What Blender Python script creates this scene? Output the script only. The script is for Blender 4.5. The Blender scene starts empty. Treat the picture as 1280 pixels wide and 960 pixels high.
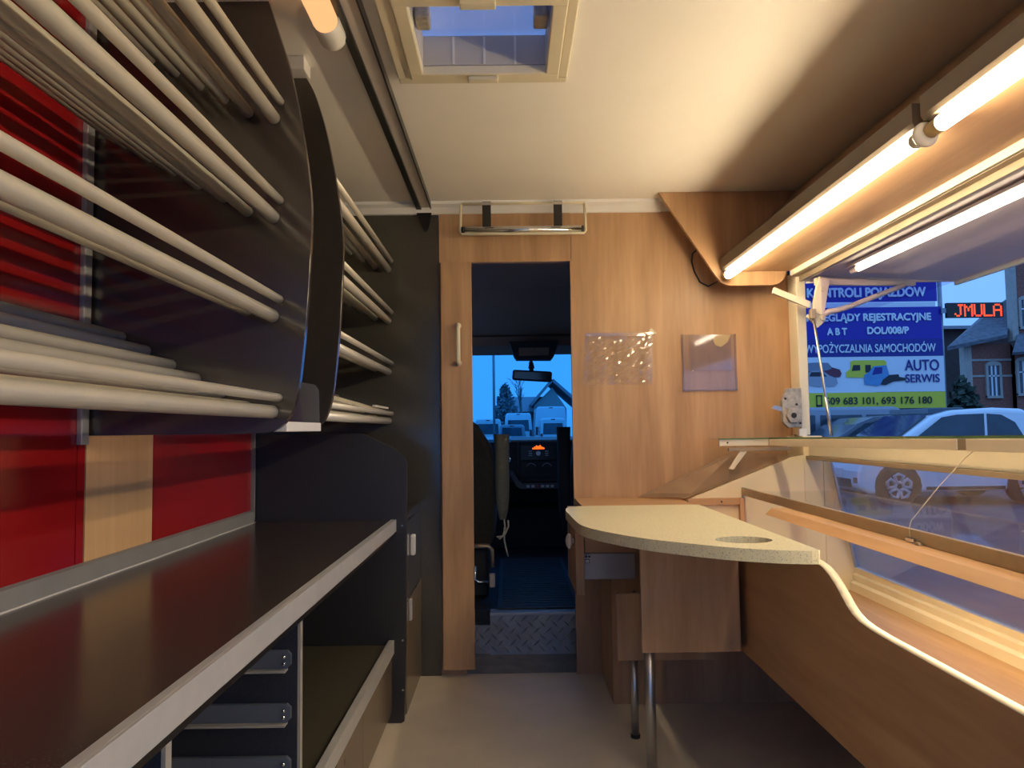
import bpy, bmesh, math, random
from mathutils import Vector, Matrix

random.seed(7)
SC = bpy.context.scene
COL = SC.collection

# ------------------------------------------------------------------ camera
EYE = Vector((0.0, 0.0, 1.07))
FPX = 960.0
fw = Vector((-3 / FPX, -58 / FPX, 1.0)).normalized()          # the aisle direction seen by the lens
rt = Vector((1.0, 0.0128, 0.0)); rt = (rt - fw * rt.dot(fw)).normalized()
upv = rt.cross(fw) * -1.0
if upv.y < 0: upv = -upv
# rows of [rt, fw, upv] turn lens axes (right, up, forward) into the van's axes (x, y, z)
R3 = Matrix((rt, fw, upv))
right_w = R3 @ Vector((1, 0, 0)); up_w = R3 @ Vector((0, 1, 0)); fwd_w = R3 @ Vector((0, 0, 1))
cam_d = bpy.data.cameras.new('camera')
cam = bpy.data.objects.new('camera', cam_d); COL.objects.link(cam)
cam_d.sensor_fit = 'HORIZONTAL'; cam_d.sensor_width = 36.0; cam_d.lens = 36.0 * FPX / 1280.0
cam_d.clip_start = 0.02; cam_d.clip_end = 400
M = Matrix((right_w, up_w, -fwd_w)).transposed().to_4x4(); M.translation = EYE
cam.matrix_world = M
SC.camera = cam

# ------------------------------------------------------------------ dusk sky, exposure
SKY = 1.0
wd = bpy.data.worlds.new('dusk_sky'); SC.world = wd; wd.use_nodes = True
nt = wd.node_tree; nt.nodes.clear()
o_ = nt.nodes.new('ShaderNodeOutputWorld'); b_ = nt.nodes.new('ShaderNodeBackground')
tc = nt.nodes.new('ShaderNodeTexCoord'); nz = nt.nodes.new('ShaderNodeTexNoise'); rp = nt.nodes.new('ShaderNodeValToRGB')
nz.inputs['Scale'].default_value = 1.6; nz.inputs['Detail'].default_value = 4
rp.color_ramp.elements[0].position = 0.3; rp.color_ramp.elements[0].color = (0.14, 0.36, 0.88, 1)
rp.color_ramp.elements[1].position = 0.75; rp.color_ramp.elements[1].color = (0.19, 0.42, 0.94, 1)
nt.links.new(tc.outputs['Generated'], nz.inputs['Vector']); nt.links.new(nz.outputs['Fac'], rp.inputs['Fac'])
nt.links.new(rp.outputs['Color'], b_.inputs['Color']); nt.links.new(b_.outputs['Background'], o_.inputs['Surface'])
b_.inputs['Strength'].default_value = SKY
vs = SC.view_settings
vs.view_transform = 'Standard'; vs.look = 'None'; vs.gamma = 1.0; vs.use_curve_mapping = False
vs.exposure = 0.5
SC.cycles.use_denoising = True
SC.cycles.max_bounces = 8; SC.cycles.diffuse_bounces = 5; SC.cycles.glossy_bounces = 4
SC.cycles.transparent_max_bounces = 12; SC.cycles.transmission_bounces = 6
SC.cycles.sample_clamp_indirect = 6.0
SC.cycles.caustics_reflective = False; SC.cycles.caustics_refractive = False
TUBE_POWER = 40.0

# ------------------------------------------------------------------ materials
def _new(name):
    m = bpy.data.materials.new(name); m.use_nodes = True
    n = m.node_tree; n.nodes.clear()
    out = n.nodes.new('ShaderNodeOutputMaterial'); p = n.nodes.new('ShaderNodeBsdfPrincipled')
    n.links.new(p.outputs['BSDF'], out.inputs['Surface'])
    return m, n, p
def _coord(n, scale):
    t = n.nodes.new('ShaderNodeTexCoord'); mp = n.nodes.new('ShaderNodeMapping')
    mp.inputs['Scale'].default_value = scale
    n.links.new(t.outputs['Object'], mp.inputs['Vector'])
    return mp
def mat(name, col, rough=0.5, metal=0.0, var=0.08, scale=8.0, bump=0.0, coat=0.0, spec=0.5, stretch=(1, 1, 1), detail=4):
    m, n, p = _new(name)
    mp = _coord(n, stretch); z = n.nodes.new('ShaderNodeTexNoise')
    z.inputs['Scale'].default_value = scale; z.inputs['Detail'].default_value = detail
    n.links.new(mp.outputs['Vector'], z.inputs['Vector'])
    r = n.nodes.new('ShaderNodeValToRGB')
    r.color_ramp.elements[0].position = 0.3; r.color_ramp.elements[1].position = 0.7
    r.color_ramp.elements[0].color = tuple(c * (1 - var) for c in col) + (1,)
    r.color_ramp.elements[1].color = tuple(min(1, c * (1 + var)) for c in col) + (1,)
    n.links.new(z.outputs['Fac'], r.inputs['Fac']); n.links.new(r.outputs['Color'], p.inputs['Base Color'])
    p.inputs['Roughness'].default_value = rough; p.inputs['Metallic'].default_value = metal
    p.inputs['Coat Weight'].default_value = coat; p.inputs['Coat Roughness'].default_value = 0.08
    p.inputs['Specular IOR Level'].default_value = spec
    if bump:
        b = n.nodes.new('ShaderNodeBump'); b.inputs['Strength'].default_value = bump; b.inputs['Distance'].default_value = 0.002
        n.links.new(z.outputs['Fac'], b.inputs['Height']); n.links.new(b.outputs['Normal'], p.inputs['Normal'])
    return m
def wood(name, c0, c1, stretch, rough=0.42):
    m, n, p = _new(name)
    mp = _coord(n, stretch)
    a = n.nodes.new('ShaderNodeTexNoise'); a.inputs['Scale'].default_value = 1.0; a.inputs['Detail'].default_value = 6; a.inputs['Distortion'].default_value = 0.6
    b = n.nodes.new('ShaderNodeTexNoise'); b.inputs['Scale'].default_value = 6.0; b.inputs['Detail'].default_value = 3
    n.links.new(mp.outputs['Vector'], a.inputs['Vector']); n.links.new(mp.outputs['Vector'], b.inputs['Vector'])
    mx = n.nodes.new('ShaderNodeMath'); mx.operation = 'MULTIPLY_ADD'; mx.inputs[1].default_value = 0.35
    n.links.new(b.outputs['Fac'], mx.inputs[0]); n.links.new(a.outputs['Fac'], mx.inputs[2])
    r = n.nodes.new('ShaderNodeValToRGB')
    r.color_ramp.elements[0].position = 0.45; r.color_ramp.elements[0].color = c0 + (1,)
    r.color_ramp.elements[1].position = 0.88; r.color_ramp.elements[1].color = c1 + (1,)
    n.links.new(mx.outputs[0], r.inputs['Fac']); n.links.new(r.outputs['Color'], p.inputs['Base Color'])
    p.inputs['Roughness'].default_value = rough; p.inputs['Specular IOR Level'].default_value = 0.4
    return m
def speckle(name, base, dots, scale=260.0, cut=0.62, rough=0.4):
    m, n, p = _new(name)
    mp = _coord(n, (1, 1, 1)); z = n.nodes.new('ShaderNodeTexNoise'); z.inputs['Scale'].default_value = scale; z.inputs['Detail'].default_value = 2
    n.links.new(mp.outputs['Vector'], z.inputs['Vector'])
    r = n.nodes.new('ShaderNodeValToRGB')
    r.color_ramp.elements[0].position = cut - 0.05; r.color_ramp.elements[0].color = base + (1,)
    r.color_ramp.elements[1].position = cut + 0.03; r.color_ramp.elements[1].color = dots + (1,)
    n.links.new(z.outputs['Fac'], r.inputs['Fac']); n.links.new(r.outputs['Color'], p.inputs['Base Color'])
    p.inputs['Roughness'].default_value = rough
    return m
def glass(name, tint=(1, 1, 1), refl=0.05, rough=0.02, edge=0.6, haze=0.0, hazecol=(.8, .8, .8)):
    """thin pane: see-through with a Fresnel-weighted mirror on top, optional milky haze"""
    m = bpy.data.materials.new(name); m.use_nodes = True
    n = m.node_tree; n.nodes.clear()
    out = n.nodes.new('ShaderNodeOutputMaterial')
    t = n.nodes.new('ShaderNodeBsdfTransparent'); t.inputs['Color'].default_value = tint + (1,)
    g = n.nodes.new('ShaderNodeBsdfGlossy'); g.inputs['Roughness'].default_value = rough
    lw = n.nodes.new('ShaderNodeLayerWeight'); lw.inputs['Blend'].default_value = 0.25
    ma = n.nodes.new('ShaderNodeMath'); ma.operation = 'MULTIPLY_ADD'; ma.inputs[1].default_value = edge; ma.inputs[2].default_value = refl
    n.links.new(lw.outputs['Fresnel'], ma.inputs[0])
    mx = n.nodes.new('ShaderNodeMixShader'); n.links.new(ma.outputs[0], mx.inputs['Fac'])
    src = t
    if haze:
        d = n.nodes.new('ShaderNodeBsdfDiffuse'); d.inputs['Color'].default_value = hazecol + (1,)
        m2 = n.nodes.new('ShaderNodeMixShader'); m2.inputs['Fac'].default_value = haze
        nzz = n.nodes.new('ShaderNodeTexNoise'); nzz.inputs['Scale'].default_value = 30
        n.links.new(t.outputs[0], m2.inputs[1]); n.links.new(d.outputs[0], m2.inputs[2]); src = m2
    n.links.new(src.outputs[0], mx.inputs[1]); n.links.new(g.outputs[0], mx.inputs[2])
    n.links.new(mx.outputs[0], out.inputs['Surface'])
    return m
def emit(name, col, strength):
    m = bpy.data.materials.new(name); m.use_nodes = True
    n = m.node_tree; n.nodes.clear()
    out = n.nodes.new('ShaderNodeOutputMaterial'); e = n.nodes.new('ShaderNodeEmission')
    e.inputs['Color'].default_value = col + (1,); e.inputs['Strength'].default_value = strength
    n.links.new(e.outputs[0], out.inputs['Surface'])
    return m

WC0, WC1 = (0.37, 0.212, 0.108), (0.55, 0.345, 0.192)
M_WOODV = wood('alder_laminate_upright', WC0, WC1, (11, 11, 0.9))
M_WOODY = wood('alder_laminate_lengthwise', WC0, WC1, (9, 0.9, 9))
M_WOODX = wood('alder_laminate_crosswise', WC0, WC1, (0.9, 11, 11))
M_WOODLT = wood('pale_alder_panel', (0.55, 0.33, 0.15), (0.66, 0.42, 0.21), (14, 14, 0.8))
M_CEIL = mat('ceiling_white', (0.88, 0.85, 0.80), 0.55, var=0.02, scale=3)
M_TRIMW = mat('white_trim', (0.82, 0.82, 0.82), 0.45, var=0.02)
M_FLOOR = mat('beige_linoleum', (0.76, 0.69, 0.58), 0.5, var=0.06, scale=5, bump=0.05)
M_RED = mat('red_gloss_panel', (0.32, 0.010, 0.012), 0.10, var=0.05, scale=2, coat=0.3)
M_DARK = mat('charcoal_satin_board', (0.046, 0.039, 0.034), 0.13, var=0.05, scale=60, spec=1.0)
M_DARKM = mat('charcoal_matt_board', (0.058, 0.054, 0.043), 0.18, var=0.06, scale=80, spec=0.9)
M_COUNTER = speckle('black_counter_laminate', (0.045, 0.036, 0.034), (0.085, 0.07, 0.066), 330, 0.62, 0.20)
M_ENDB = mat('blackish_board', (0.022, 0.021, 0.023), 0.42, var=0.25, scale=250)
M_SHELFD = mat('dark_shelf_board', (0.060, 0.055, 0.042), 0.3, var=0.1, scale=40)
M_NAVY = mat('blue_black_board', (0.014, 0.017, 0.028), 0.5, var=0.3, scale=250)
M_ALU = mat('anodised_aluminium', (0.50, 0.51, 0.53), 0.38, 0.3, var=0.04, scale=30)
M_ALUD = mat('brown_toned_aluminium', (0.36, 0.29, 0.21), 0.42, 0.55, var=0.05, scale=30)
M_CREAMAL = mat('cream_painted_profile', (0.74, 0.68, 0.54), 0.4, 0.1, var=0.03)
M_POLE = mat('champagne_pole', (0.74, 0.70, 0.60), 0.36, 0.35, var=0.03, scale=20)
M_GREYSEAL = mat('grey_sealing_strip', (0.22, 0.22, 0.215), 0.5, var=0.08)
M_BLACK = mat('black_rubber', (0.012, 0.012, 0.013), 0.6, var=0.2, scale=40)
M_BLACKG = mat('black_gloss_profile', (0.008, 0.0075, 0.007), 0.3, var=0.1)
M_GREYP = mat('grey_profile', (0.50, 0.47, 0.44), 0.5, var=0.05)
M_CREAM = mat('cream_plastic', (0.70, 0.64, 0.48), 0.42, var=0.03)
M_WHITE = mat('white_plastic', (0.74, 0.72, 0.68), 0.4, var=0.03)
M_CHROME = mat('bright_metal', (0.72, 0.71, 0.69), 0.16, 1.0, var=0.03)
M_STEEL = mat('brushed_steel', (0.50, 0.50, 0.50), 0.33, 0.9, var=0.08, scale=40, stretch=(1, 1, .1))
M_GALV = mat('pitted_zinc_plate', (0.40, 0.37, 0.33), 0.5, 0.5, var=0.25, scale=60)
M_STONE = speckle('cream_granite_top', (0.70, 0.68, 0.48), (0.40, 0.39, 0.35), 300, 0.62, 0.32)
M_PANEL = mat('cream_case_lining', (0.76, 0.66, 0.46), 0.5, var=0.02)
M_FLAPW = mat('white_hatch_lining', (0.70, 0.66, 0.60), 0.55, var=0.02)
M_RAILG = mat('runner_plastic', (0.10, 0.115, 0.15), 0.3, var=0.1)
M_RAILE = mat('runner_edge', (0.30, 0.29, 0.27), 0.35, var=0.05)
M_DOORG = mat('olive_grey_front', (0.17, 0.13, 0.085), 0.25, var=0.1, scale=6)
M_CABBLK = mat('cab_black_plastic', (0.014, 0.014, 0.016), 0.6, var=0.2, scale=30)
M_CABGRY = mat('cab_headliner', (0.34, 0.20, 0.14), 0.8, var=0.08, scale=90)
M_SEAT = mat('dark_seat_cloth', (0.022, 0.021, 0.019), 0.9, var=0.3, scale=120, bump=0.2)
M_SLEEVE = mat('grey_green_sleeve', (0.17, 0.17, 0.125), 0.85, var=0.15, scale=60, bump=0.3)
M_SLEEVEN = mat('navy_sleeve', (0.015, 0.018, 0.028), 0.85, var=0.2, scale=60)
M_MAT = mat('ribbed_rubber_mat', (0.035, 0.04, 0.05), 0.55, var=0.25, scale=30)
M_CHECK = mat('checker_plate', (0.34, 0.32, 0.30), 0.42, 0.7, var=0.2, scale=14)
M_CHECKH = mat('checker_ridge', (0.50, 0.48, 0.46), 0.35, 0.7, var=0.1, scale=14)
M_GREYMET = mat('grey_drawer_side', (0.42, 0.42, 0.43), 0.45, 0.2, var=0.04)
M_STRAP = mat('black_strap', (0.015, 0.014, 0.013), 0.7, var=0.2, scale=90)
M_ROPE = mat('white_cord', (0.60, 0.56, 0.46), 0.8, var=0.1, scale=120)
M_GLASS = glass('clear_glass', (0.97, 0.98, 0.98), 0.015, 0.02, 0.22)
M_GLASSV = glass('case_front_glass', (0.92, 0.92, 0.97), 0.03, 0.02, 0.4, 0.03, (.5, .42, .5))
M_GLASSE = mat('green_glass_edge', (0.10, 0.17, 0.075), 0.2, var=0.1)
M_WSCREEN = glass('tinted_windscreen', (0.42, 0.84, 1.0), 0.02, 0.02, 0.15)
M_ACRY = glass('clear_acrylic', (0.97, 0.96, 0.97), 0.05, 0.05, 0.5, 0.08, (.66, .52, .50))
M_ACRYP = glass('violet_clear_guard', (0.90, 0.86, 0.95), 0.0, 0.03, 0.002)
M_ACRYS = glass('brownish_acrylic_sheet', (0.86, 0.80, 0.74), 0.06, 0.08, 0.5, 0.22, (.55, .42, .33))
M_FILM = glass('crinkled_film', (0.97, 0.96, 0.94), 0.10, 0.12, 0.7, 0.05, (.8, .75, .6))
M_DOME = mat('milky_roof_dome', (0.5, 0.5, 0.5), 0.3)
M_TUBE = emit('fluorescent_tube_glow', (1.0, 0.80, 0.50), TUBE_POWER)
M_TUBEE = mat('tube_end_amber', (0.72, 0.52, 0.22), 0.3, var=0.05)
M_HTUBE = emit('hatch_tube_glow', (1.0, 0.88, 0.52), TUBE_POWER * 0.25)
M_BATTEN = mat('shade_brown_batten', (.16, .125, .095), .5, var=.04)  # pale batten coloured dark brown, its shaded look put into the colour
M_CASEGLOW = emit('case_lamp_glow', (1.0, 0.74, 0.38), 50.0)
M_AMBER = emit('amber_lamp_glow', (1.0, 0.48, 0.20), 0.85)
M_ORANGE = emit('orange_display_glow', (1.0, 0.11, 0.01), 1.6)
M_LED = emit('red_led_glow', (1.0, 0.07, 0.03), 1.5)
# outside
M_ASPH = mat('asphalt', (0.16, 0.15, 0.15), 0.8, var=0.2, scale=3, bump=0.1)
M_CARW = mat('white_car_paint', (0.88, 0.89, 0.90), 0.2, var=0.02, coat=0.6)
M_CARB = mat('dark_car_paint', (0.05, 0.06, 0.08), 0.2, var=0.05, coat=0.6)
M_CARS = mat('silver_car_paint', (0.30, 0.32, 0.36), 0.25, 0.3, var=0.03, coat=0.5)
M_CARG = mat('car_window_glass', (0.05, 0.07, 0.09), 0.08, var=0.3, scale=2)
M_TYRE = mat('tyre_rubber', (0.02, 0.02, 0.022), 0.8)
M_RIM = mat('alloy_rim', (0.62, 0.63, 0.65), 0.3, 0.6)
M_TAIL = mat('tail_light_red', (0.28, 0.02, 0.02), 0.25)
M_BRICK = mat('red_brickwork', (0.27, 0.105, 0.075), 0.85, var=0.3, scale=9, stretch=(1, 1, 3))
M_SANDST = mat('sandstone_trim', (0.42, 0.38, 0.33), 0.8, var=0.1)
M_SLATE = mat('slate_roof', (0.14, 0.15, 0.17), 0.7, var=0.35, scale=5, stretch=(1, 1, 4))
M_DKWALL = mat('dark_brown_wall', (0.10, 0.075, 0.07), 0.85, var=0.15, scale=3)
M_HEDGE = mat('evergreen_leaves', (0.03, 0.05, 0.03), 0.85, var=0.5, scale=6)
M_BARK = mat('winter_bark', (0.20, 0.18, 0.17), 0.9, var=0.2)  # bark lightened, carrying the haze of the far trees
M_POST = mat('grey_post', (0.30, 0.33, 0.36), 0.5, 0.3)
M_SBLUE = mat('sign_blue', (0.012, 0.008, 0.34), 0.35, var=0.02)
M_SBLUE2 = mat('sign_navy', (0.006, 0.010, 0.24), 0.35, var=0.02)
M_SWHITE = mat('sign_white', (0.80, 0.82, 0.84), 0.4, var=0.02)
M_SYEL = mat('sign_yellow', (0.74, 0.66, 0.04), 0.4, var=0.02)
M_SBLK = mat('sign_ink', (0.02, 0.02, 0.03), 0.5)
M_SINK = mat('sign_blue_ink', (0.02, 0.018, 0.22), 0.5)
M_SMAROON = mat('sign_maroon', (0.14, 0.03, 0.06), 0.5)
M_SGREY = mat('sign_grey', (0.20, 0.24, 0.30), 0.5)
M_SLTBLUE = mat('sign_light_blue', (0.10, 0.30, 0.55), 0.5)

# ------------------------------------------------------------------ builders
class MB:
    def __init__(s): s.v = []; s.f = []; s.sm = []
    def add(s, vs, fs, smooth=False):
        k = len(s.v); s.v += [tuple(v) for v in vs]
        s.f += [tuple(i + k for i in f) for f in fs]; s.sm += [smooth] * len(fs); return s
    def box(s, x, y, z):
        vs = [(a, b, c) for a in x for b in y for c in z]
        return s.add(vs, [(0, 1, 3, 2), (4, 6, 7, 5), (0, 4, 5, 1), (2, 3, 7, 6), (0, 2, 6, 4), (1, 5, 7, 3)])
    def prism(s, prof, axis, a0, a1, smooth=False):
        n = len(prof)
        def pt(p, a):
            return {'x': (a, p[0], p[1]), 'y': (p[0], a, p[1]), 'z': (p[0], p[1], a)}[axis]
        vs = [pt(p, a0) for p in prof] + [pt(p, a1) for p in prof]
        s.add(vs, [tuple(range(n)), tuple(range(2 * n - 1, n - 1, -1))])
        k = len(s.v) - 2 * n
        for i in range(n):
            j = (i + 1) % n
            s.f.append((k + i, k + j, k + n + j, k + n + i)); s.sm.append(smooth)
        return s
    def tube(s, pts, r, seg=10, cap=True, dome=False):
        pts = [Vector(p) for p in pts]
        rs = r if isinstance(r, (list, tuple)) else [r] * len(pts)
        if dome:
            d0 = (pts[1] - pts[0]).normalized(); d1 = (pts[-1] - pts[-2]).normalized()
            pre, post = [], []
            for t in (0.0, 0.35, 0.7):
                pre.append((pts[0] - d0 * rs[0] * 0.8 * math.cos(t * math.pi / 2) if t else pts[0] - d0 * rs[0] * 0.8, rs[0] * max(0.05, math.sin(t * math.pi / 2))))
                post.insert(0, (pts[-1] + d1 * rs[-1] * 0.8 * math.cos(t * math.pi / 2), rs[-1] * max(0.05, math.sin(t * math.pi / 2))))
            allp = pre + list(zip(pts, rs)) + post
            pts = [a for a, _ in allp]; rs = [b for _, b in allp]
        k = len(s.v); n = len(pts); u = None
        for i, p in enumerate(pts):
            t = (pts[min(i + 1, n - 1)] - pts[max(i - 1, 0)]).normalized()
            if u is None:
                u = t.orthogonal().normalized()
            else:
                u = (u - t * u.dot(t)).normalized()
            w = t.cross(u)
            for q in range(seg):
                a = 2 * math.pi * q / seg
                s.v.append(tuple(p + (u * math.cos(a) + w * math.sin(a)) * rs[i]))
        for i in range(n - 1):
            for q in range(seg):
                a = k + i * seg + q; b = k + i * seg + (q + 1) % seg
                s.f.append((a, b, b + seg, a + seg)); s.sm.append(True)
        if cap:
            s.f.append(tuple(k + q for q in range(seg - 1, -1, -1))); s.sm.append(False)
            s.f.append(tuple(k + (n - 1) * seg + q for q in range(seg))); s.sm.append(False)
        return s
    def build(s, name, m, parent=None, bevel=0.0, seg=2):
        me = bpy.data.meshes.new(name); me.from_pydata(s.v, [], s.f); 
        me.polygons.foreach_set('use_smooth', s.sm)
        bm = bmesh.new(); bm.from_mesh(me)
        bmesh.ops.recalc_face_normals(bm, faces=bm.faces)
        if bevel:
            es = [e for e in bm.edges if len(e.link_faces) == 2 and e.calc_face_angle(0) > 0.5]
            bmesh.ops.bevel(bm, geom=es, offset=bevel, segments=seg, affect='EDGES', profile=0.5, clamp_overlap=True)
        bm.to_mesh(me); bm.free()
        me.materials.append(m)
        return link(name, me, parent)
def link(name, me, parent=None):
    o = bpy.data.objects.new(name, me); COL.objects.link(o)
    if parent: attach(o, parent)
    return o
def attach(o, parent):
    o.parent = parent
    w = parent.get('_w')
    if w is not None:
        o.matrix_parent_inverse = Matrix.Translation(-Vector(w))
        o['_w'] = (0.0, 0.0, 0.0)
        del o['_w']
def thing(name, label, cat, loc=(0, 0, 0), group=None):
    o = bpy.data.objects.new(name, None); COL.objects.link(o); o.location = loc; o['_w'] = tuple(loc)
    o.empty_display_size = 0.05
    o['label'] = label; o['category'] = cat
    if group: o['group'] = group
    return o
def tag(o, label, cat, group=None):
    o['label'] = label; o['category'] = cat
    if group: o['group'] = group
    return o
def struct(o): o['kind'] = 'structure'; return o
def stuff(o): o['kind'] = 'stuff'; return o
def box(name, x, y, z, m, parent=None, bevel=0.0): return MB().box(x, y, z).build(name, m, parent, bevel)
def prism(name, prof, axis, a0, a1, m, parent=None, bevel=0.0, smooth=False): return MB().prism(prof, axis, a0, a1, smooth).build(name, m, parent, bevel)
def tube(name, pts, r, m, parent=None, seg=10, dome=False): return MB().tube(pts, r, seg, True, dome).build(name, m, parent)
def sheet(name, quad, th, m, parent=None):
    """a thin solid sheet through four corners"""
    q = [Vector(p) for p in quad]; n = (q[1] - q[0]).cross(q[3] - q[0]).normalized() * th / 2
    vs = [p - n for p in q] + [p + n for p in q]
    return MB().add(vs, [(3, 2, 1, 0), (4, 5, 6, 7), (0, 1, 5, 4), (1, 2, 6, 5), (2, 3, 7, 6), (3, 0, 4, 7)]).build(name, m, parent)
def text(name, body, x, y, z, size, m, parent=None, width=None, fat=0.0, depth=0.004, rot=(math.pi / 2, 0, 0), align='LEFT', shear=0):
    cu = bpy.data.curves.new(name, 'FONT'); cu.body = body; cu.size = size; cu.extrude = depth; cu.align_x = align
    t = bpy.data.objects.new(name + '_tmp', cu); COL.objects.link(t)
    dg = bpy.context.evaluated_depsgraph_get(); dg.update()
    me = bpy.data.meshes.new_from_object(t.evaluated_get(dg)); bpy.data.objects.remove(t); bpy.data.curves.remove(cu)
    xs = [v.co.x for v in me.vertices]; ys = [v.co.y for v in me.vertices]
    sx = 1.0
    if width and xs: sx = width / (max(xs) - min(xs))
    x0 = min(xs)
    Rm = Matrix.Translation((x, y, z)) @ Matrix.Rotation(rot[2], 4, 'Z') @ Matrix.Rotation(rot[0], 4, 'X')
    for v in me.vertices:
        v.co = Rm @ Vector(((v.co.x - x0) * sx, v.co.y, v.co.z))
    if fat:                                   # heavier strokes: the letter shapes laid over each other, a hair apart
        bm = bmesh.new(); bm.from_mesh(me); g0 = list(bm.verts) + list(bm.edges) + list(bm.faces)
        for kk, (dx, dz) in enumerate(((fat, 0), (-fat, 0), (0, fat), (0, -fat))):
            d = bmesh.ops.duplicate(bm, geom=g0)
            bmesh.ops.translate(bm, verts=[e for e in d['geom'] if isinstance(e, bmesh.types.BMVert)], vec=(dx, -.0015 * (kk + 1), dz))
        bm.to_mesh(me); bm.free()
    me.name = name; me.materials.clear(); me.materials.append(m)
    return link(name, me, parent)
def far(px, py, Y):
    """a point Y metres ahead of the camera on the sight line through that spot of the picture, for placing distant things from image pixels"""
    d = R3 @ Vector(((px - 640) / FPX, (480 - py) / FPX, 1.0)); return EYE + d * (Y / d.y)
def arc(cx, cy, r, a0, a1, n):
    return [(cx + r * math.cos(math.radians(a0 + (a1 - a0) * i / n)), cy + r * math.sin(math.radians(a0 + (a1 - a0) * i / n))) for i in range(n + 1)]

# ================================================================== THE VAN BODY
XL, XR, YP, ZC = -0.963, 1.28, 3.44, 2.10  # most coordinates below come from image pixels, unprojected at estimated depths beforehand
YB = -1.3
# floor
fl = struct(MB().box((XL - .04, XR + .02), (YB, YP + .02), (-0.05, 0.0)).build('floor', M_FLOOR))
# ceiling with the roof-vent cut-out
VX0, VX1, VY0, VY1 = -0.232, 0.116, 1.76, 2.11
struct(MB().box((XL - .04, VX0), (YB, YP + .05), (ZC, ZC + .05)).box((VX1, XR + .04), (YB, YP + .05), (ZC, ZC + .05))
       .box((VX0, VX1), (YB, VY0), (ZC, ZC + .05)).box((VX0, VX1), (VY1, YP + .05), (ZC, ZC + .05)).build('ceiling', M_CEIL))
# cove between ceiling and front partition
cove = [(YP, ZC), (YP - .055, ZC), (YP - .052, ZC - .012), (YP - .03, ZC - .022), (YP - .012, ZC - .045), (YP, ZC - .048)]
tr = struct(prism('trim_1', cove, 'x', XL, 0.70, M_TRIMW))

# left wall : backing board with laminate panels on it
wl = struct(box('wall_left', (XL - .04, XL - .006), (YB, YP), (0, ZC), M_DARKM))
box('red_panel', (XL - .006, XL), (YB, 1.716), (0.74, ZC), M_RED, wl)
box('red_panel', (XL - .006, XL - .001), (1.722, 1.752), (0.74, ZC), M_RED, wl)
box('wood_panel', (XL - .006, XL), (1.756, 2.083), (0.74, ZC), M_WOODLT, wl)
box('red_panel', (XL - .006, XL), (2.087, 2.885), (0.74, 1.30), M_RED, wl)
box('dark_panel', (XL - .006, XL), (2.112, YP), (1.302, ZC), M_DARKM, wl)
box('corner_trim', (XL, XL + .012), (1.713, 1.744), (1.05, 2.06), M_ALU, wl, 0.002)
box('corner_trim', (XL, XL + .012), (2.872, 2.886), (0.75, 1.08), M_GREYSEAL, wl)

# front partition
wf = struct(box('wall_front', (XL, -0.312), (YP, YP + .03), (0, 2.055), M_DARKM))
box('header_panel', (-0.309, 0.287), (YP - .004, YP + .03), (1.832, 2.055), M_WOODV, wf)
box('side_panel', (0.289, XR - .012), (YP, YP + .03), (0, 2.055), M_WOODV, wf)
box('edge_strip', (0.283, 0.291), (YP - .004, YP + .032), (0, 1.832), M_WOODV, wf)
box('side_panel', (-0.312, -0.20), (YP + .012, YP + .03), (0, 1.832), M_WOODV, wf)
box('top_batten', (XL, XR), (YP + .001, YP + .03), (2.056, ZC), M_TRIMW, wf)
# sliding door leaf, parked beside the opening
dr = struct(box('door_1', (-0.300, -0.163), (YP - .038, YP - .008), (0.035, 1.828), M_WOODV, None, 0.002))
hd = MB().tube([(-.222, YP - .04, 1.372), (-.222, YP - .068, 1.372), (-.222, YP - .076, 1.388), (-.222, YP - .076, 1.522), (-.222, YP - .068, 1.538), (-.222, YP - .04, 1.538)], 0.0105, 10).build('door_handle', M_CREAM, dr)
for zz in (1.372, 1.538):
    MB().tube([(-.222, YP - .0385, zz), (-.222, YP - .043, zz)], .014, 10).build('handle_rose', M_CREAM, dr)

# right wall : the solid pieces around the big serving opening
wr = struct(box('wall_right', (XR, XR + .04), (YB, YP), (1.755, ZC), M_CEIL))
box('lower_wall', (XR, XR + .04), (YB, YP), (0, 0.36), M_DARKM, wr)
box('window_post', (1.252, 1.292), (3.30, 3.40), (1.035, 1.745), M_CREAMAL, wr, 0.003)
box('wood_reveal', (1.262, 1.276), (3.40, YP), (0.95, 1.75), M_WOODV, wr)
box('post_foot', (1.236, 1.270), (3.282, 3.31), (1.028, 1.062), M_WHITE, wr, 0.002)
box('transom', (1.262, 1.300), (0.55, 3.25), (0.948, 1.012), M_CREAMAL, wr, 0.002)
box('transom_lip', (1.248, 1.300), (0.55, 3.25), (0.932, 0.9475), M_ALUD, wr, 0.002)
box('far_post', (1.24, 1.32), (3.25, YP), (0.36, 1.03), M_PANEL, wr)

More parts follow.
